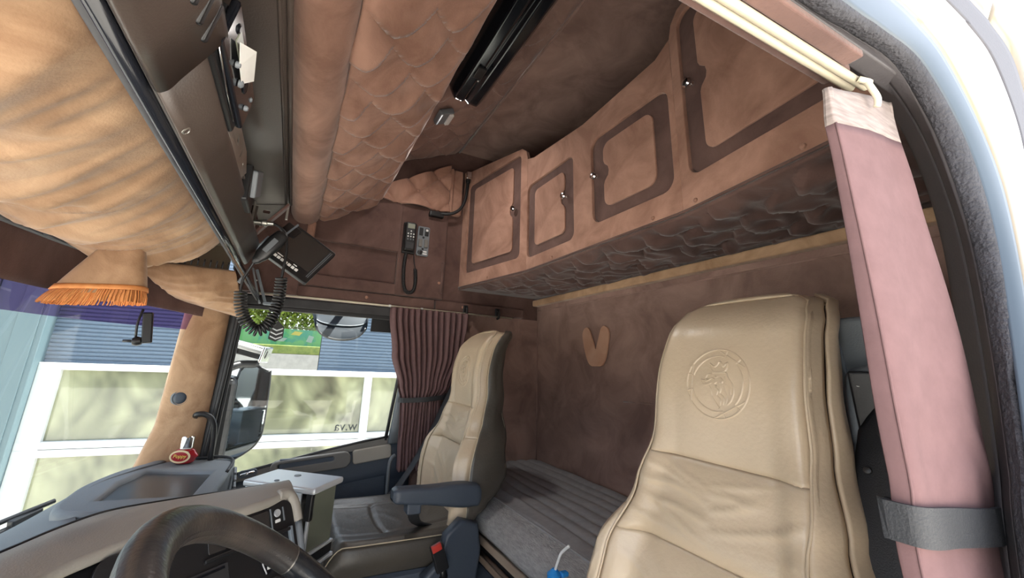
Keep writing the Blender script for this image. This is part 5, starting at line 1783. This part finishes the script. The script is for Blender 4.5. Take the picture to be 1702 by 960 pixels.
# ------------------------------------------------------------------ outside
ground = struct(bx('ground', -30, 30, -25, 40, -1.40, -1.30, GROUND, None, 0))
YB = 7.0
bld = thing('office_building', 'office building facade with blue ribbed cladding and white framed windows beside the truck', 'building', (0, YB, -1.3))


def rib_wall(x0, x1, z0, z1):
    vs, fs = [], []
    n = int((z1 - z0) / 0.05)
    for i in range(n + 1):
        z = z0 + i * 0.05
        for zz, dy in ((z, 0), (z + 0.03, 0.0), (z + 0.035, 0.014), (z + 0.047, 0.014)):
            vs += [Vector((x0, YB + dy, zz)), Vector((x1, YB + dy, zz))]
    for i in range(len(vs) // 2 - 1):
        fs.append((2 * i, 2 * i + 1, 2 * i + 3, 2 * i + 2))
    o = from_lists('ribbed_cladding', vs, fs, FACBLUE, bld, False, recalc=False)
    s = o.modifiers.new('t', 'SOLIDIFY')
    s.thickness = 0.2
    s.offset = -1 if True else 1
    return o


rib_wall(0.40, 9.0, 1.13, 4.6)
rib_wall(-2.76, -0.95, 1.13, 4.6)
bx('pilaster', -3.25, -2.76, YB - 0.22, YB + 0.2, -1.3, 4.6, PILAST, bld, 0.01)
bx('pilaster_face', -3.02, -2.82, YB - 0.235, YB - 0.20, -1.3, 4.6, PILAST, bld, 0.004)
for i in range(4):
    bx('wall_panel', -4.6 - 1.38 * i, -3.27 - 1.38 * i, YB - 0.3, YB + 0.1, -1.3, 1.9, PANELW, bld, 0.01)
    bx('wall_panel', -4.6 - 1.38 * i, -3.27 - 1.38 * i, YB - 0.3, YB + 0.1, 1.93, 4.6, PANELW, bld, 0.01)
# white window band: transoms, mullions and panes
bx('transom', -2.76, 9.0, YB - 0.10, YB + 0.05, 1.045, 1.13, FRAMEW, bld, 0.008)
bx('transom', -2.76, 9.0, YB - 0.10, YB + 0.05, 0.132, 0.215, FRAMEW, bld, 0.008)
bx('transom', -2.76, 9.0, YB - 0.10, YB + 0.05, 0.04, 0.126, FRAMEW, bld, 0.008)
bx('transom', -2.76, 9.0, YB - 0.10, YB + 0.05, -1.15, -1.0, FRAMEW, bld, 0.008)
bx('plinth', -2.76, 9.0, YB - 0.05, YB + 0.05, -1.3, -1.15, CONC, bld, 0)
xs = [-2.76, -0.70, 1.175, 3.1, 5.0, 7.0, 9.0]
for i, x in enumerate(xs):
    w = 0.12 if i else 0.22
    bx('mullion', x - (0 if i == 0 else w / 2), x + (w if i == 0 else w / 2), YB - 0.095, YB + 0.05, -1.0, 1.05, FRAMEW, bld, 0.006)
for a, b in zip(xs, xs[1:]):
    for z0, z1 in ((0.2, 1.06), (-1.02, 0.05)):
        bx('pane', a + 0.02, b - 0.02, YB - 0.03, YB - 0.01, z0, z1, PANE, bld, 0)
bx('room_back', -2.7, 9.0, YB + 0.1, YB + 0.15, -1.3, 1.1, GREYPL, bld, 0)
REFLECTED_PRINT = mat('reflected_print', (0.02, 0.025, 0.025), 0.5)
text_plate('reflected_lettering', 'w.va', 0.19, (0.92, YB - 0.035, 0.30), (-1, 0, 0.0), (0, 0, 1), 0.002, REFLECTED_PRINT, bld)  # reflection of the truck's lettering, painted on the pane as mirrored text

# far side seen through the gap between both cladding bays
mur = thing('painted_garden_wall', 'teal painted mural wall with yellow patch below the bright hedge', 'wall', (-0.4, 13.0, -1.3))
bx('wall_slab', -3.5, 2.5, 13.0, 13.2, 1.62, 2.10, MURAL, mur, 0)
bx('wall_foot', -3.5, 2.5, 13.0, 13.25, -1.3, 1.62, CONC, mur, 0)
for x, z, w, h in ((0.05, 1.99, 0.30, 0.12), (-0.35, 1.80, 0.35, 0.12), (0.42, 1.85, 0.2, 0.22)):
    plate('painted_patch', [(-w / 2, -h / 3), (w / 4, -h / 2), (w / 2, h / 3), (-w / 5, h / 2)], [], (x, 12.995, z), (1, 0, 0), (0, 0, 1), 0.004, MURAL2 if z > 1.9 else PANELW, mur)
ver = thing('grass_verge', 'strip of bright grass on a concrete bank in front of the mural wall', 'grass', (-0.4, 12, -1.3))
bx('turf', -3.0, 2.0, 12.0, 12.9, 1.40, 1.62, GRASS, ver, 0.02)
bx('bank', -3.0, 2.0, 11.9, 12.9, -1.3, 1.395, CONC, ver, 0)


def foliage(name, label, x0, x1, y0, y1, z0, z1, n, size, m):
    r = random.Random(hash(label) % 1000)
    vs, fs = [], []
    for i in range(n):
        c = Vector((r.uniform(x0, x1), r.uniform(y0, y1), z0 + (z1 - z0) * r.random() ** 0.8))
        a = Vector((r.gauss(0, 1), r.gauss(0, 1), r.gauss(0, 1))).normalized() * size
        b = a.orthogonal().normalized() * size * 0.6
        k = len(vs)
        vs += [c - a, c - b * 0.8, c + a, c + b * 0.8]
        fs.append((k, k + 1, k + 2, k + 3))
    o = from_lists(name, vs, fs, m, None, False, recalc=False)
    o['kind'] = 'stuff'
    return tag(o, label, 'hedge')


foliage('hedge', 'bright yellow green hedge above the mural wall', -3.5, 2.5, 13.2, 13.9, 1.9, 4.2, 16000, 0.085, LEAF)

# outside mirrors of the passenger door
mir = thing('wing_mirror', 'tall black wing mirror outside the passenger window', 'mirror', (-0.2, 2.55, 0.75))
mo_ = [(-0.235, 1.235), (-0.105, 1.235), (-0.082, 1.20), (-0.075, 0.95), (-0.09, 0.87), (-0.14, 0.815), (-0.245, 0.760), (-0.262, 0.80)]
MO = [(p.x, p.y) for p in smooth_path([(a, b, 0) for a, b in mo_], 5, True)]
plate('rim', MO, [], (0.0, 2.56, 0.0), (1, 0.15, 0), (0, 0, 1), 0.05, BLACK, mir, 0.01)
MI = [(-0.165 + (x + 0.165) * 0.90, 1.0 + (z - 1.0) * 0.94) for x, z in MO]
plate('glass', MI, [], (0.0, 2.553, 0.0), (1, 0.15, 0), (0, 0, 1), 0.004, MIRROR, mir)
bx('housing', -0.335, -0.23, 2.45, 2.62, 0.76, 1.20, BLACK, mir, 0.04)
tube('arm', [(-0.305, 2.262, 1.20), (-0.30, 2.42, 1.22), (-0.24, 2.48, 1.255), (-0.16, 2.54, 1.26)], 0.02, BLACK, mir, smoothn=5)
wide = thing('wide_angle_mirror', 'small white backed wide angle mirror on its arm above the tall wing mirror', 'mirror', (-0.22, 2.52, 1.25))
box('shell', (-0.215, 2.53, 1.335), (0.20, 0.10, 0.07), BLACK, wide, 0.02, rot=(0, 0.22, 0))
box('white_cap', (-0.225, 2.50, 1.345), (0.18, 0.06, 0.03), WHITE, wide, 0.012, rot=(0, 0.25, 0))
box('mirror_face', (-0.125, 2.50, 1.31), (0.012, 0.08, 0.085), MIRROR, wide, 0.01, rot=(0, 0.25, -0.5))


KERB = mat('dark_blue_shell', (0.016, 0.024, 0.036), 0.65, spec=0.2)
kerb = thing('kerb_mirror', 'rounded dark kerb mirror hanging outside the top of the passenger window', 'mirror', (0.23, 2.45, 1.40))


def kerb_pt(u, v):
    a = PI * u
    x = 0.232 - 0.152 * math.cos(a) * (1 - 0.12 * v)
    z = 1.56 - 0.155 * v * (math.sin(a) ** 0.45)
    y = 2.44 + 0.10 * (1 - v) ** 1.3 - 0.03 * math.sin(a)
    return Vector((x, y, z))


surf('bowl', kerb_pt, 40, 16, KERB, kerb, 0.01)
for k, v in enumerate((0.45, 0.97)):
    tube('rib', [kerb_pt(i / 30, v) + Vector((0, -0.004, 0)) for i in range(2, 29)], 0.004, BLUELT if k == 0 else BLACK, kerb)
tube('stay', [(0.23, 2.52, 1.56), (0.23, 2.42, 1.68), (0.23, 2.30, 1.70)], 0.02, BLACK, kerb)
pen = thing('window_pennant', 'small dark hexagonal pennant hanging inside the side window', 'pennant', (-0.085, 2.24, 1.38))
plate('cloth', [(-0.032, 0.0), (-0.028, 0.06), (0.0, 0.09), (0.03, 0.06), (0.032, 0.01), (0.0, -0.012)], [], (-0.082, 2.232, 1.385), (1, 0, 0), (0, 0, 1), 0.003, BLACK, pen)
for k in range(3):
    plate('stripe', [(-0.026, 0.0), (0.0, -0.012), (0.026, 0.0), (0.026, 0.006), (0.0, -0.006), (-0.026, 0.006)], [], (-0.082, 2.228, 1.395 + 0.02 * k), (1, 0, 0), (0, 0, 1), 0.002, SILVER, pen)
tube('string', [(-0.082, 2.232, 1.475), (-0.08, 2.232, 1.53)], 0.0015, BLACK, pen)

# windscreen wiper outside
wip = thing('windscreen_wiper', 'black windscreen wiper lying across the lower windscreen', 'wiper', (-0.85, 1.6, 0.72))
wpt = [Vector((-1.0, 1.40, 0.62)), Vector((-0.95, 1.60, 0.645)), Vector((-0.862, 1.82, 0.678)), Vector((-0.768, 2.0, 0.712)), Vector((-0.674, 2.12, 0.742)), Vector((-0.590, 2.20, 0.768))]
tube('blade', wpt, 0.012, BLACK, wip, smoothn=6)
tube('arm', [p + Vector((-0.02, 0, 0.026)) for p in wpt[:5]], 0.008, RUBBER, wip, smoothn=6)
for k in (0.45, 0.6, 0.78):
    p = interp_poly(wpt, k)
    box('claw', p + Vector((-0.01, 0, 0.012)), (0.024, 0.09, 0.026), RUBBER, wip, 0.004, rot=(0.15, 0, -0.45))
